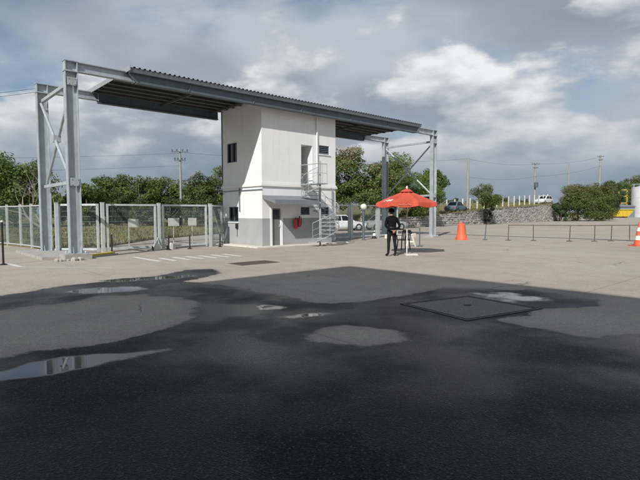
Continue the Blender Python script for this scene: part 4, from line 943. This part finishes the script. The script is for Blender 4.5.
# second, shorter post row nearer the umbrella (verge beyond the parking)
pf2 = thing('post_fence', W(26,17.6,0.3), 'short run of pale concrete fence posts behind the umbrella', 'fence')
pts2 = [W(u_, front(u_)+0.8+0.02*u_, bank_z(u_, front(u_)+1.2)) for u_ in np.arange(21.5, 31.2, 1.9)]
q = pts2[0]; p2 = MB().box(q[0]-0.07,q[0]+0.07,q[1]-0.07,q[1]+0.07,q[2]-0.2,q[2]+1.8).build('post', M['fence_post'], pf2)
for q in pts2[1:]: shared(p2, 'post', pf2, tuple(Vector(q)-Vector(pts2[0])))
for zz in (0.3, 0.9, 1.5): MB().tube([(a[0],a[1]-0.075,a[2]+zz) for a in pts2], 0.008, 4).build('wire', M['cable'], pf2)

# ------------------------------------------------------------------ cars
def car(x, y, z, rz, label, paint, Ln=4.2, Wd=1.72, Ht=1.46, suv=False):
    t_ = thing('parked_car', (x, y, z), label, 'car', 'parked cars'); t_.rotation_euler.z = rz
    cx_, sy_ = math.cos(rz), math.sin(rz)
    def lb(m_, name, mt, par, sm_=False):
        me = bpy.data.meshes.new(name); me.from_pydata(m_.v, [], m_.f); me.update()
        bm = bmesh.new(); bm.from_mesh(me); bmesh.ops.recalc_face_normals(bm, faces=bm.faces); bm.to_mesh(me); bm.free()
        if sm_:
            for p in me.polygons: p.use_smooth = True
            me.set_sharp_from_angle(angle=R(35))
        me.materials.append(mt); o = bpy.data.objects.new(name, me); col.objects.link(o); o.parent = par; return o
    hw = Wd/2; belt = Ht*0.60
    # lower body lofted along x
    st_ = [(-Ln/2,0.42,belt*0.78,0.80),(-Ln/2+0.08,0.26,belt*0.96,0.93),(-Ln*0.30,0.22,belt,1.0),(0,0.20,belt,1.0),(Ln*0.26,0.22,belt*0.98,1.0),(Ln/2-0.35,0.24,belt*0.88,0.96),(Ln/2-0.06,0.28,belt*0.74,0.88),(Ln/2,0.40,belt*0.62,0.76)]
    m_ = MB(); n = 8
    for (xx, zb, zt, k) in st_:
        w_ = hw*k; zm = (zb+zt)/2
        m_.v += [(xx,-w_*0.86,zb),(xx,w_*0.86,zb),(xx,w_*0.99,zb+0.14),(xx,w_,zm),(xx,w_*0.95,zt-0.03),(xx,w_*0.84,zt),(xx,-w_*0.84,zt),(xx,-w_*0.95,zt-0.03),(xx,-w_,zm),(xx,-w_*0.99,zb+0.14)]
    n = 10
    for i in range(len(st_)-1):
        for k in range(n): m_.f.append((i*n+k,(i+1)*n+k,(i+1)*n+(k+1)%n,i*n+(k+1)%n))
    m_.f.append(tuple(range(n))); m_.f.append(tuple((len(st_)-1)*n+k for k in range(n)))
    body = lb(m_, 'body', paint, t_, True)
    xs = (-Ln*0.46, -Ln*0.36, Ln*0.03, Ln*0.24) if suv else (-Ln*0.36, -Ln*0.20, Ln*0.03, Ln*0.24)
    bw, tw = hw*0.84, hw*0.68; zr = Ht
    c = [(xs[0],-bw,belt-0.02),(xs[3],-bw,belt-0.02),(xs[3],bw,belt-0.02),(xs[0],bw,belt-0.02),(xs[1],-tw,zr),(xs[2],-tw,zr),(xs[2],tw,zr),(xs[1],tw,zr)]
    cab = lb(MB().hexa(c), 'cabin', paint, t_)
    def lerp(a, b_, k): return tuple(Vector(a)*(1-k)+Vector(b_)*k)
    def pane(a, b_, c_, d_, nrm, k0=0.1, k1=0.9):
        q = []
        for (s_, t2) in ((k0,0.12),(k1,0.12),(k1,0.86),(k0,0.86)): q.append(Vector(lerp(lerp(a,b_,s_),lerp(d_,c_,s_),t2))+Vector(nrm)*0.012)
        mm = MB().add(q,[(0,1,2,3)]); mm.prism([tuple(x) for x in q], tuple(-Vector(nrm)*0.008)); lb(mm, 'window', M['glass'], cab)
    for (k0, k1) in ((0.08,0.47),(0.52,0.92)):
        pane(c[0],c[1],c[5],c[4],(0,-1,0.1),k0,k1); pane(c[3],c[2],c[6],c[7],(0,1,0.1),k0,k1)
    pane(c[1],c[2],c[6],c[5],(1,0,0.3)); pane(c[3],c[0],c[4],c[7],(-1,0,0.3))
    for sx_ in (-Ln*0.31, Ln*0.31):
        for sy2 in (-1, 1):
            m2 = MB(); prof = [(0.20,-0.10),(0.30,-0.10),(0.325,-0.07),(0.325,0.07),(0.30,0.10),(0.20,0.10)]; k2 = 18
            for (r_, yy) in prof:
                for k in range(k2): a = 2*math.pi*k/k2; m2.v.append((sx_+r_*math.cos(a), sy2*(hw-0.09)+yy, 0.325+r_*math.sin(a)))
            for i in range(len(prof)-1):
                for k in range(k2): m2.f.append((i*k2+k,i*k2+(k+1)%k2,(i+1)*k2+(k+1)%k2,(i+1)*k2+k))
            wh = lb(m2, 'wheel', M['rubber'], t_, True)
            m3 = MB(); yy = sy2*(hw-0.0)
            m3.v = [(sx_+0.2*math.cos(2*math.pi*k/k2), sy2*(hw-0.03), 0.325+0.2*math.sin(2*math.pi*k/k2)) for k in range(k2)]+[(sx_, sy2*(hw-0.055), 0.325)]
            m3.f = [(k,(k+1)%k2,k2) for k in range(k2)]; lb(m3, 'rim', M['alu'], wh)
    for sy2 in (-1, 1):
        lb(MB().box(Ln/2-0.10,Ln/2-0.02,sy2*hw*0.62-0.16,sy2*hw*0.62+0.16,belt*0.60,belt*0.72), 'headlight', M['globe'], t_)
        lb(MB().box(-Ln/2-0.005,-Ln/2+0.06,sy2*hw*0.64-0.13,sy2*hw*0.64+0.13,belt*0.66,belt*0.82), 'tail_light', M['lamp_red'], t_)
    return t_
def bz(x, y): return bank_z(*UV(x, y))
UA = TH
x, y = at_px(456, 66); car(x, y, bz(x,y), UA+0.15, 'blue grey sedan parked behind the post fence', M['carblue'])
x, y = at_px(543.5, 90); car(x, y, bz(x,y), UA+math.pi, 'white estate car parked on the bank above the stone wall', M['carwhite'], 4.5, 1.75, 1.55, True)
car(2.1, 45.0, 0.0, 0.25, 'white car parked beyond the green mesh gate', M['carwhite'])
car(6.2, 46.2, 0.0, 0.35, 'silver car parked behind the umbrella and far column', M['carsilver'])
car(-1.6, 44.0, 0.0, 0.2, 'silver car half hidden behind the spiral staircase', M['carsilver'])

# ------------------------------------------------------------------ utility poles and wires
def upole(x, y, z, h, label, arm=True, trafo=False, r0=0.13, dirn=(1, 0)):
    t_ = thing('utility_pole', (x, y, z), label, 'pole', 'utility poles')
    MB().tube([(x,y,z-0.2),(x,y,z+h)],[r0,r0*0.6],10).build('shaft', M['pole'], t_, True)
    d = Vector((dirn[0],dirn[1],0)).normalized()
    if arm:
        for zz, w_ in ((h-0.35, 0.75), (h-1.1, 0.5)):
            a, b_ = Vector((x,y,z+zz))-d*w_, Vector((x,y,z+zz))+d*w_
            o = MB().bar(a+Vector((0,-0.13,0)), b_+Vector((0,-0.13,0)), 0.08, 0.09).build('crossarm', M['steel_dark'], t_)
            for k in (-0.9, -0.35, 0.35, 0.9):
                c_ = Vector((x,y-0.13,z+zz+0.06))+d*w_*k; MB().lathe(tuple(c_), [(0.03,0),(0.06,0.05),(0.06,0.12),(0.03,0.18)], 8).build('insulator', M['steel_dark'], o)
    if trafo:
        MB().lathe((x-0.0,y-0.55,z+h*0.42), [(0.1,0),(0.35,0.05),(0.38,0.9),(0.2,1.0)], 14).build('transformer', M['steel_dark'], t_, True)
        MB().bar((x,y-0.1,z+h*0.42+0.5),(x,y-0.5,z+h*0.42+0.5),0.1,0.1).build('bracket', M['steel'], t_)
    return t_
upole(-12.55,44,0.1,7.4,'concrete utility pole with crossarms behind the gate tree row')
upole(21.25,70,2.4,7.1,'plain pale concrete pole left of the small loose tree',arm=False,r0=0.22)
upole(41.9,95,2.9,8.4,'concrete pole with transformer near the white estate car',trafo=True,r0=0.22)
upole(52.0,102,1.0,10.6,'slim concrete pole behind the wall end tree',arm=False,r0=0.24)
upole(63.1,110,0.0,14.4,'tall utility pole rising behind the reddish trees',trafo=True,r0=0.26)
def wire(a, b_, sag, label, r_=0.010):
    a, b_ = Vector(a), Vector(b_); n = 14
    p = [tuple(a*(1-k/n)+b_*(k/n) - Vector((0,0,sag*4*(k/n)*(1-k/n)))) for k in range(n+1)]
    tag(MB().tube(p, r_, 5).build('overhead_wire', M['cable']), label, 'wire', 'overhead wires')
wire((-12.55,43.8,7.0),(-60,52,8.2),0.5,'overhead wire running left from the pole behind the gate trees')
wire((-12.5,43.8,7.1),(1.0,62,9.4),0.5,'overhead wire running from the gate tree pole past the gatehouse')
wire((-12.55,43.8,5.9),(-60,50,6.2),0.4,'lower overhead wire left of the pole behind the gate trees')
wire(W(0,DEP,6.9),(-40,30,8.0),0.4,'service wire leaving the top of the rear left column',0.008)
wire(W(0,DEP,6.75),(-40,29,7.4),0.4,'second service wire just under the first at the rear left column',0.008)
wire((21.25,70,9.3),(41.9,94.8,11.0),0.5,'overhead wire between the plain pole and the transformer pole',0.013)
wire((21.25,70,6.7),(41.9,94.8,8.6),0.5,'middle overhead wire between the plain pole and the transformer pole',0.013)
wire((21.25,70,9.3),(-8,60,8.6),0.6,'overhead wire from the plain pole behind the flowering trees',0.013)
wire((41.9,94.8,8.6),(63.1,109.8,12.0),0.5,'overhead wire from the transformer pole to the tall pole',0.015)
wire((41.9,94.8,11.0),(63.1,109.8,14.0),0.5,'upper overhead wire from the transformer pole to the tall pole',0.015)

# ------------------------------------------------------------------ market umbrella
ux, uy = 3.36, 18.85
um = thing('umbrella', (ux, uy, 0), 'orange red market umbrella standing open beside the guard', 'umbrella')
MB().lathe((ux+0.02,uy,0), [(0.03,0.05),(0.022,0.06),(0.022,2.62),(0.012,2.68)], 12).build('pole', M['fence_post'], um, True)
bs = MB().box(ux-0.05,ux+0.42,uy-0.2,uy+0.2,0.0,0.04); bs.build('base_slab', M['kerb_white'], um)
NR = 8; RE, ZE, ZA = 1.22, 2.02, 2.50; A_OFF = R(10)
def uq(a, r_, z): return (ux+r_*math.cos(a), uy+r_*math.sin(a), z)
def canopy_pt(k, f, r_):     # k rib index, f 0..1 between ribs, r_ 0..1 radius
    a = A_OFF+2*math.pi*(k+f)/NR; s_ = 4*f*(1-f)
    rad = RE*r_*(math.cos(math.pi/NR)/math.cos((f-0.5)*2*math.pi/NR)) / math.cos(math.pi/NR) * math.cos(math.pi/NR)
    rad = RE*r_*(1-0.076*s_) - 0.03*s_*r_
    z = ZA-(ZA-ZE)*r_**1.12 - 0.035*s_*math.sin(math.pi*min(1, r_)) - 0.05*0
    return uq(a, rad, z)
for k in range(NR):
    mb = MB(); nf, nr = 6, 7
    for j in range(nr+1):
        for i in range(nf+1): mb.v.append(canopy_pt(k, i/nf, 0.08+0.92*j/nr))
    for j in range(nr):
        for i in range(nf): a = j*(nf+1)+i; mb.f.append((a,a+1,a+nf+2,a+nf+1))
    g_ = mb.build('canopy_panel', M['canopy'], um, True)
    vb = MB()
    for i in range(nf+1):
        f = i/nf; p = Vector(canopy_pt(k, f, 1.0)); dr = (p-Vector((ux,uy,p.z))).normalized()
        vb.v.append(tuple(p+dr*0.004)); vb.v.append(tuple(p+dr*(0.02+0.02*math.sin(5*math.pi*f))+Vector((0,0,-0.125-0.06*math.sin(math.pi*f)))))
    for i in range(nf): vb.f.append((2*i,2*i+2,2*i+3,2*i+1))
    vb.build('valance', M['canopy'], g_, True)
    a = A_OFF+2*math.pi*k/NR
    MB().tube([uq(a,0.05,ZA-0.07),uq(a,RE*0.97,ZE-0.035)],0.011,6).build('rib', M['fence_post'], um)
    MB().tube([uq(a,0.04,1.75),uq(a,RE*0.52,ZE+0.17)],0.009,6).build('strut', M['fence_post'], um)
mb = MB(); n = 16
for r_, z in ((0.0,ZA+0.075),(0.16,ZA+0.02),(0.26,ZA-0.055)):
    for i in range(n): mb.v.append(uq(2*math.pi*i/n, max(r_, 0.012), z))
for j in range(2):
    for i in range(n): mb.f.append((j*n+i,j*n+(i+1)%n,(j+1)*n+(i+1)%n,(j+1)*n+i))
mb.build('vent_cap', M['canopy'], um, True)
MB().lathe((ux,uy,ZA+0.07), [(0.02,0),(0.035,0.03),(0.03,0.07),(0.012,0.10)], 10).build('finial', M['white_trim'], um, True)
# faded white print on the panels that face the yard: short strokes lying just above the cloth
def print_on(k, strokes):
    mb = MB()
    for (f0, r0, f1, r1) in strokes:
        a, b_ = Vector(canopy_pt(k, f0, r0)), Vector(canopy_pt(k, f1, r1)); up = Vector((0,0,0.006))
        d = (b_-a).normalized(); nrm = Vector((a.x-ux, a.y-uy, 0)).normalized(); nrm = (nrm+Vector((0,0,1.6))).normalized()
        s_ = d.cross(nrm).normalized()*0.014
        mb.add([a-s_+nrm*0.008, b_-s_+nrm*0.008, b_+s_+nrm*0.008, a+s_+nrm*0.008], [(0,1,2,3)])
    return mb.build('print', M['white_trim'], um)
def strokes(n, r0, r1, fa, fb):
    o = []
    for i in range(n):
        f = fa+(fb-fa)*i/n; w_ = (fb-fa)/n*0.62
        o += [(f, r0, f, r1)] + ([(f, r1, f+w_, r1)] if i % 2 == 0 else [(f, r0, f+w_, r0)]) + ([(f+w_, r0, f+w_, r1)] if i % 3 else [(f, (r0+r1)/2, f+w_, (r0+r1)/2)])
    return o
print_on(4, strokes(5, 0.74, 0.88, 0.25, 0.80))
vp = MB()
for i in range(9):
    f = 0.24+0.058*i; p = Vector(canopy_pt(5, f, 1.0)); q = Vector(canopy_pt(5, f+0.034, 1.0))
    d1 = Vector((p.x-ux,p.y-uy,0)).normalized()*0.045; zz = -0.05-0.01*(i % 3)
    vp.add([p+d1+Vector((0,0,zz-0.035)), q+d1+Vector((0,0,zz-0.035)), q+d1+Vector((0,0,zz)), p+d1+Vector((0,0,zz))], [(0,1,2,3)])
vp.build('print', M['canopy_pale'], um)

# ------------------------------------------------------------------ security guard seen from behind
gx_, gy_ = 2.72, 18.35
pn = thing('person', (gx_, gy_, 0), 'person in black jacket, dark trousers and brimmed cap, hands clasped behind the back', 'person')
pn.rotation_euler.z = R(14)
bm = bmesh.new(); sk = bm.verts.layers.skin.verify(); VT = {}
def jv(nm, co, r_, par=None):
    v_ = bm.verts.new(co); v_[sk].radius = (r_, r_) if not isinstance(r_, tuple) else r_; VT[nm] = v_
    if par: bm.edges.new((VT[par], v_))
jv('pelvis', (0,0,0.96), (0.155,0.115)); VT['pelvis'][sk].use_root = True
jv('waist', (0,0.005,1.10), (0.17,0.125), 'pelvis'); jv('chest', (0,0.0,1.29), (0.19,0.135), 'waist'); jv('upper', (0,0.0,1.42), (0.13,0.10), 'chest')
jv('neck', (0,0.02,1.51), 0.062, 'upper'); jv('skull', (0,0.035,1.60), (0.068,0.082), 'neck'); jv('crown', (0,0.03,1.70), (0.072,0.09), 'skull'); jv('top', (0,0.025,1.755), (0.045,0.06), 'crown')
jv('nose', (0,0.135,1.635), 0.014, 'skull')
for s, nm in ((-1,'l'),(1,'r')):
    jv('sh'+nm, (s*0.185,0,1.415), 0.075, 'upper'); jv('ua'+nm, (s*0.245,-0.03,1.28), 0.062, 'sh'+nm); jv('el'+nm, (s*0.285,-0.085,1.14), 0.052, 'ua'+nm)
    jv('fa'+nm, (s*0.17,-0.17,1.05), 0.046, 'el'+nm); jv('wr'+nm, (s*0.065,-0.205,0.99), 0.034, 'fa'+nm)
    jv('pa'+nm, (s*0.005,-0.212-(0.02 if s > 0 else 0.0),0.945), 0.034, 'wr'+nm)
    jv('hp'+nm, (s*0.10,0,0.88), 0.098, 'pelvis'); jv('th'+nm, (s*0.112,0.012,0.70), 0.084, 'hp'+nm); jv('kn'+nm, (s*0.125,0.012,0.49), 0.062, 'th'+nm)
    jv('ca'+nm, (s*0.135,-0.012,0.34), 0.060, 'kn'+nm); jv('an'+nm, (s*0.145,0.0,0.10), 0.046, 'ca'+nm); jv('ft'+nm, (s*0.16,0.10,0.045), (0.055,0.05), 'an'+nm); jv('to'+nm, (s*0.172,0.19,0.035), (0.05,0.038), 'ft'+nm)
    for k in range(4):    # fingers of unequal length, bent round the other hand
        x0 = s*(0.005); z0 = 0.955-0.018*k; ln = (0.046,0.052,0.049,0.038)[k]
        jv('f%d%s' % (k,nm), (-s*0.030,-0.222-(0.018 if s > 0 else 0.0),z0-0.012), 0.009, 'pa'+nm); jv('g%d%s' % (k,nm), (-s*(0.030+ln*0.6),-0.205-(0.018 if s > 0 else 0.0),z0-0.02), 0.0085, 'f%d%s' % (k,nm))
    jv('t0'+nm, (s*0.02,-0.19,0.985), 0.010, 'pa'+nm); jv('t1'+nm, (-s*0.015,-0.185,1.0), 0.0095, 't0'+nm)
me = bpy.data.meshes.new('rig'); bm.to_mesh(me); bm.free()
tmp = bpy.data.objects.new('rig', me); col.objects.link(tmp)
tmp.modifiers.new('skin', 'SKIN').use_smooth_shade = True; sb = tmp.modifiers.new('sub', 'SUBSURF'); sb.levels = 2; sb.render_levels = 2
dg = bpy.context.evaluated_depsgraph_get(); dg.update(); bme = bpy.data.meshes.new_from_object(tmp.evaluated_get(dg)); bpy.data.objects.remove(tmp)
bme.name = 'body'; body = bpy.data.objects.new('body', bme); col.objects.link(body); body.parent = pn
bme.materials.clear()
for k in ('cloth','trousers','skin','boots'): bme.materials.append(M[k])
for p in bme.polygons:
    c = p.center; p.use_smooth = True
    if c.z > 1.535: p.material_index = 2
    elif c.z < 0.13: p.material_index = 3
    elif c.y < -0.165 and c.z < 0.995: p.material_index = 2
    elif c.z < 0.93: p.material_index = 1
def pl(m_, nm, mt, sm_=True):
    o = m_.build(nm, M[mt], None, sm_); o.parent = pn; return o
hr = MB(); hr.lathe((0,0.018,1.60), [(0.082,0.0),(0.094,0.05),(0.092,0.10),(0.06,0.15)], 16); pl(hr, 'hair', 'black')
cpb = MB(); cpb.lathe((0,0.03,1.685), [(0.108,0.0),(0.112,0.03),(0.105,0.085),(0.06,0.125),(0.015,0.135)], 20); cp_ = pl(cpb, 'cap', 'cloth')
MB().lathe((0,0.03,1.684), [(0.10,0.0),(0.150,-0.006),(0.152,0.002),(0.10,0.012)], 24).build('brim', M['cloth'], None, True).parent = cp_
bk = MB(); nb = 12
for i in range(nb+1):
    a = R(20)+R(140)*i/nb; bk.v += [(0.105*math.cos(a),0.03+0.105*math.sin(a),1.69),(0.12*math.cos(a),0.06+0.165*math.sin(a),1.672),(0.12*math.cos(a),0.06+0.165*math.sin(a),1.680),(0.105*math.cos(a),0.03+0.105*math.sin(a),1.702)]
for i in range(nb):
    for k in range(4): bk.f.append((4*i+k,4*i+4+k,4*i+4+(k+1)%4,4*i+(k+1)%4))
o = bk.build('peak', M['cloth'], None, True); o.parent = cp_
for s in (-1, 1):
    e = MB(); e.lathe((s*0.088,0.03,1.60), [(0.008,0),(0.018,0.025),(0.016,0.05),(0.006,0.065)], 8); o = pl(e, 'ear', 'skin')
jh = MB(); jh.lathe((0,0.0,0.90), [(0.172,0.0),(0.178,0.03),(0.172,0.10),(0.165,0.16)], 20); jh.v = [(v_[0], v_[1]*0.80, v_[2]) for v_ in jh.v]; pl(jh, 'jacket_hem', 'cloth')
bl = MB(); bl.lathe((0,0.0,1.055), [(0.163,0),(0.166,0.005),(0.166,0.045),(0.163,0.05)], 20); bl.v = [(v_[0], v_[1]*0.80, v_[2]) for v_ in bl.v]; pl(bl, 'belt', 'black')
pl(MB().box(0.10,0.17,-0.135,-0.085,1.0,1.10), 'belt_pouch', 'black', False)
rd = pl(MB().box(-0.185,-0.145,-0.05,0.0,1.0,1.13), 'radio', 'black', False)
MB().tube([(-0.165,-0.03,1.13),(-0.168,-0.03,1.24)],0.006,6).build('antenna', M['black'], None).parent = rd
clr = MB(); clr.lathe((0,0.012,1.475), [(0.085,0),(0.078,0.05),(0.07,0.055)], 16); pl(clr, 'collar', 'cloth')

# ------------------------------------------------------------------ things round the umbrella
def chair(x, y, rz, label):
    t_ = thing('plastic_chair', (x, y, 0), label, 'chair'); t_.rotation_euler.z = rz
    def cb(m_, nm): o = m_.build(nm, M['black'], None); o.parent = t_; return o
    cb(MB().box(-0.22,0.22,-0.21,0.22,0.42,0.455), 'seat')
    for sx_ in (-1, 1):
        for sy_ in (-1, 1): cb(MB().bar((sx_*0.18,sy_*0.17,0.42),(sx_*0.22,sy_*0.21,0.0),0.04,0.04), 'leg')
        cb(MB().bar((sx_*0.20,0.20,0.455),(sx_*0.19,0.28,0.86),0.04,0.03), 'back_post')
        cb(MB().bar((sx_*0.235,-0.18,0.64),(sx_*0.225,0.22,0.66),0.045,0.03), 'arm_rest'); cb(MB().bar((sx_*0.235,-0.17,0.625),(sx_*0.21,-0.19,0.42),0.035,0.03), 'arm_post')
    cb(MB().bar((-0.19,0.285,0.84),(0.19,0.285,0.84),0.03,0.08), 'top_rail')
    for k in range(4): cb(MB().bar((-0.12+0.08*k,0.21,0.46),(-0.12+0.08*k,0.275,0.80),0.045,0.015), 'slat')
chair(3.72, 21.6, R(200), 'black plastic armchair standing behind the guard near the umbrella pole')
# A-frame stand
af = thing('folding_stand', (4.42,23.6,0), 'cream folding trestle stand with a black knob beyond the umbrella', 'stand')
for sx_ in (-1, 1):
    for sy_ in (-1, 1): MB().bar((4.42+sx_*0.20,23.6+sy_*0.16,0),(4.42+sx_*0.07,23.6+sy_*0.02,0.56),0.05,0.03).build('leg', M['kerb_white'], af)
MB().box(4.32,4.52,23.54,23.66,0.56,0.60).build('top', M['kerb_white'], af)
MB().bar((4.26,23.47,0.24),(4.58,23.47,0.24),0.03,0.06).build('rail', M['kerb_white'], af)
MB().lathe((4.42,23.6,0.60), [(0.03,0),(0.07,0.03),(0.07,0.09),(0.03,0.13)], 12).build('knob', M['black'], af, True)
def stanchion(x, y, h, label, m_='steel_dark', lean=0.0, group=None):
    t_ = thing('stanchion', (x, y, 0), label, 'post', group)
    MB().lathe((x,y,0), [(0.15,0),(0.15,0.025),(0.05,0.06)], 14).build('base', M[m_], t_)
    MB().tube([(x,y,0.05),(x+lean,y,h)],0.028,10).build('shaft', M[m_], t_, True)
    MB().lathe((x+lean,y,h), [(0.036,0),(0.036,0.03),(0.015,0.05)], 10).build('cap', M[m_], t_)
stanchion(4.83,23.5,0.86,'thin dark stanchion right of the cream folding stand')
# small cone and white kerb by the far column
def cone(x, y, h, r_, label, bands, m_='orange', base=0.2):
    t_ = thing('traffic_cone', (x, y, 0), label, 'cone')
    MB().box(x-base,x+base,y-base,y+base,0,0.04).build('base', M[m_], t_)
    z = 0.04
    for (z1, mt) in bands:
        ra = r_*(1-0.8*(z-0.04)/(h-0.04)); rb = r_*(1-0.8*(z1-0.04)/(h-0.04)); MB().lathe((x,y,z), [(ra,0),(rb,z1-z)], 18).build('band', M[mt], t_, True); z = z1
cone(3.45,30.9,0.55,0.13,'small black and white cone before the far column',((0.18,'black'),(0.34,'white_trim'),(0.44,'black'),(0.55,'white_trim')),'black',0.16)
kb = thing('kerb_block', (4.55,33.0,0), 'white painted kerb run at the foot of the far rear column', 'kerb')
for i in range(4): MB().ub(18.6+0.72*i,18.6+0.72*i+0.7,0.9,1.2,-0.05,0.26).build('kerb_stone', M['kerb_white'], kb)
# orange drum and large striped cone
dr = thing('barrier_drum', (8.52,29.2,0), 'orange plastic traffic drum with flared foot standing in the yard', 'drum')
MB().lathe((8.52,29.2,0), [(0.36,0),(0.36,0.06),(0.33,0.10),(0.30,0.26),(0.265,0.30),(0.255,0.62),(0.25,0.66),(0.235,0.70),(0.215,0.94),(0.16,0.985)], 24).build('shell', M['orange'], dr, True)
MB().lathe((8.52,29.2,0.985), [(0.07,0),(0.07,0.05),(0.04,0.07)], 12).build('handle', M['orange'], dr, True)
for k in range(4):
    a = R(40+90*k); MB().box(8.52+0.34*math.cos(a)-0.07,8.52+0.34*math.cos(a)+0.07,29.2+0.34*math.sin(a)-0.07,29.2+0.34*math.sin(a)+0.07,0,0.12).build('foot', M['orange'], dr)
cone(15.42,23.4,1.16,0.24,'large orange and white striped cone beside the barrier end',((0.30,'orange'),(0.50,'white_trim'),(0.72,'orange'),(0.90,'white_trim'),(1.16,'orange')),'orange',0.34)
# post and rail barrier
stanchion(9.84,28.9,0.88,'single leaning stanchion between the orange drum and the rail barrier','steel_dark',0.05)
br = thing('rail_barrier', (11.02,28.4,0), 'dark post and rail barrier line standing across the yard', 'barrier')
bp_ = [(11.02,28.4),(12.33,28.0),(14.0,27.2),(15.35,27.1),(16.4,27.3),(17.5,27.4),(18.5,27.5)]
b_src = None
for i, (x, y) in enumerate(bp_):
    lean = (0.03,-0.02,0.04,0,0.02,-0.02,0)[i]
    po = MB().tube([(x,y,0.03),(x+lean,y,0.93)],0.026,8).build('post', M['rust'], br, True)
    MB().lathe((x,y,0), [(0.16,0),(0.16,0.025),(0.05,0.05)], 14).build('foot', M['rust'], po)
    if i+1 < len(bp_): x2, y2 = bp_[i+1]; MB().tube([(x,y,0.90),(x2,y2,0.90)],0.022,8).build('rail', M['rust'], br)

# ------------------------------------------------------------------ far right: tank, shed, skip, panel
tk = thing('storage_tank', (101.0,150,0), 'large white cylindrical storage tank with ladder hoops', 'tank')
MB().lathe((101.0,150,0), [(4.4,0),(4.4,0.6),(4.32,0.62),(4.32,9.0),(4.36,9.02),(4.36,9.15),(0.5,9.9)], 40).build('shell', M['tank'], tk, True)
for zz in (3.0, 6.0): MB().lathe((101.0,150,zz), [(4.32,0),(4.36,0.02),(4.36,0.10),(4.32,0.12)], 40).build('hoop', M['tank'], tk, True)
for k in range(12):
    a = 2*math.pi*k/12; MB().tube([(101+4.25*math.cos(a),150+4.25*math.sin(a),9.1),(101+4.25*math.cos(a),150+4.25*math.sin(a),10.2)],0.06,6).build('rail_post', M['steel'], tk)
MB().tube([(101+4.25*math.cos(a),150+4.25*math.sin(a),10.2) for a in np.linspace(0,2*math.pi,33)],0.06,6).build('guard_rail', M['steel'], tk)
yt = thing('yellow_gantry', (94.2,152,0), 'yellow steel gantry frame beside the white tank', 'gantry')
for (x, y) in ((92.6,151),(95.2,151),(92.6,155),(95.2,155)): MB().box(x-0.15,x+0.15,y-0.15,y+0.15,0,8.6).build('leg', M['yellow_dull'], yt)
for zz in (4.2, 6.3, 8.3):
    MB().box(92.4,95.4,150.85,151.15,zz,zz+0.35).build('beam', M['yellow_dull'], yt); MB().box(92.4,95.4,154.85,155.15,zz,zz+0.35).build('beam', M['yellow_dull'], yt)
sh = thing('shed', (92.0,153,0), 'small dark blue grey shed between the yellow skip and the white tank', 'shed')
MB().box(90.2,94.6,146,149.5,0,3.2).build('wall', M['shed'], sh)
MB().prism([(90.0,145.7,3.2),(94.8,145.7,3.2),(94.8,145.7,3.4),(90.0,145.7,4.0)],(0,4.1,0)).build('roof', M['awning'], sh)
MB().box(91.2,92.4,145.93,145.99,0.05,2.1).build('door', M['dark'], sh)
skp = thing('skip_container', (87.6,141,0), 'yellow skip container with sloping front by the far shed', 'skip')
MB().prism([(85.2,139.5,0.3),(88.6,139.5,0.3),(90.3,139.5,2.3),(85.0,139.5,2.3)],(0,3.2,0)).build('tub', M['yellow_machine'], skp)
for x in (85.8, 87.0, 88.2): MB().box(x-0.1,x+0.1,139.38,139.49,0.35,2.2).build('rib', M['yellow_machine'], skp)
MB().box(84.9,90.4,139.3,139.37,2.15,2.35).build('rim', M['yellow_machine'], skp)
for x in (85.6, 88.0): MB().box(x-0.3,x+0.3,139.7,142.4,0,0.298).build('skid', M['black'], skp)
wp = thing('white_panel', (73.0,124,0), 'white upright panel cabinet left of the yellow skip', 'cabinet')
MB().box(72.2,73.6,123.6,124.4,0.12,2.35).build('body', M['white_trim'], wp); MB().box(72.15,73.65,123.55,124.45,0,0.118).build('plinth', M['concrete'], wp)
MB().box(72.3,73.5,123.56,123.597,0.3,2.2).build('door', M['white'], wp)
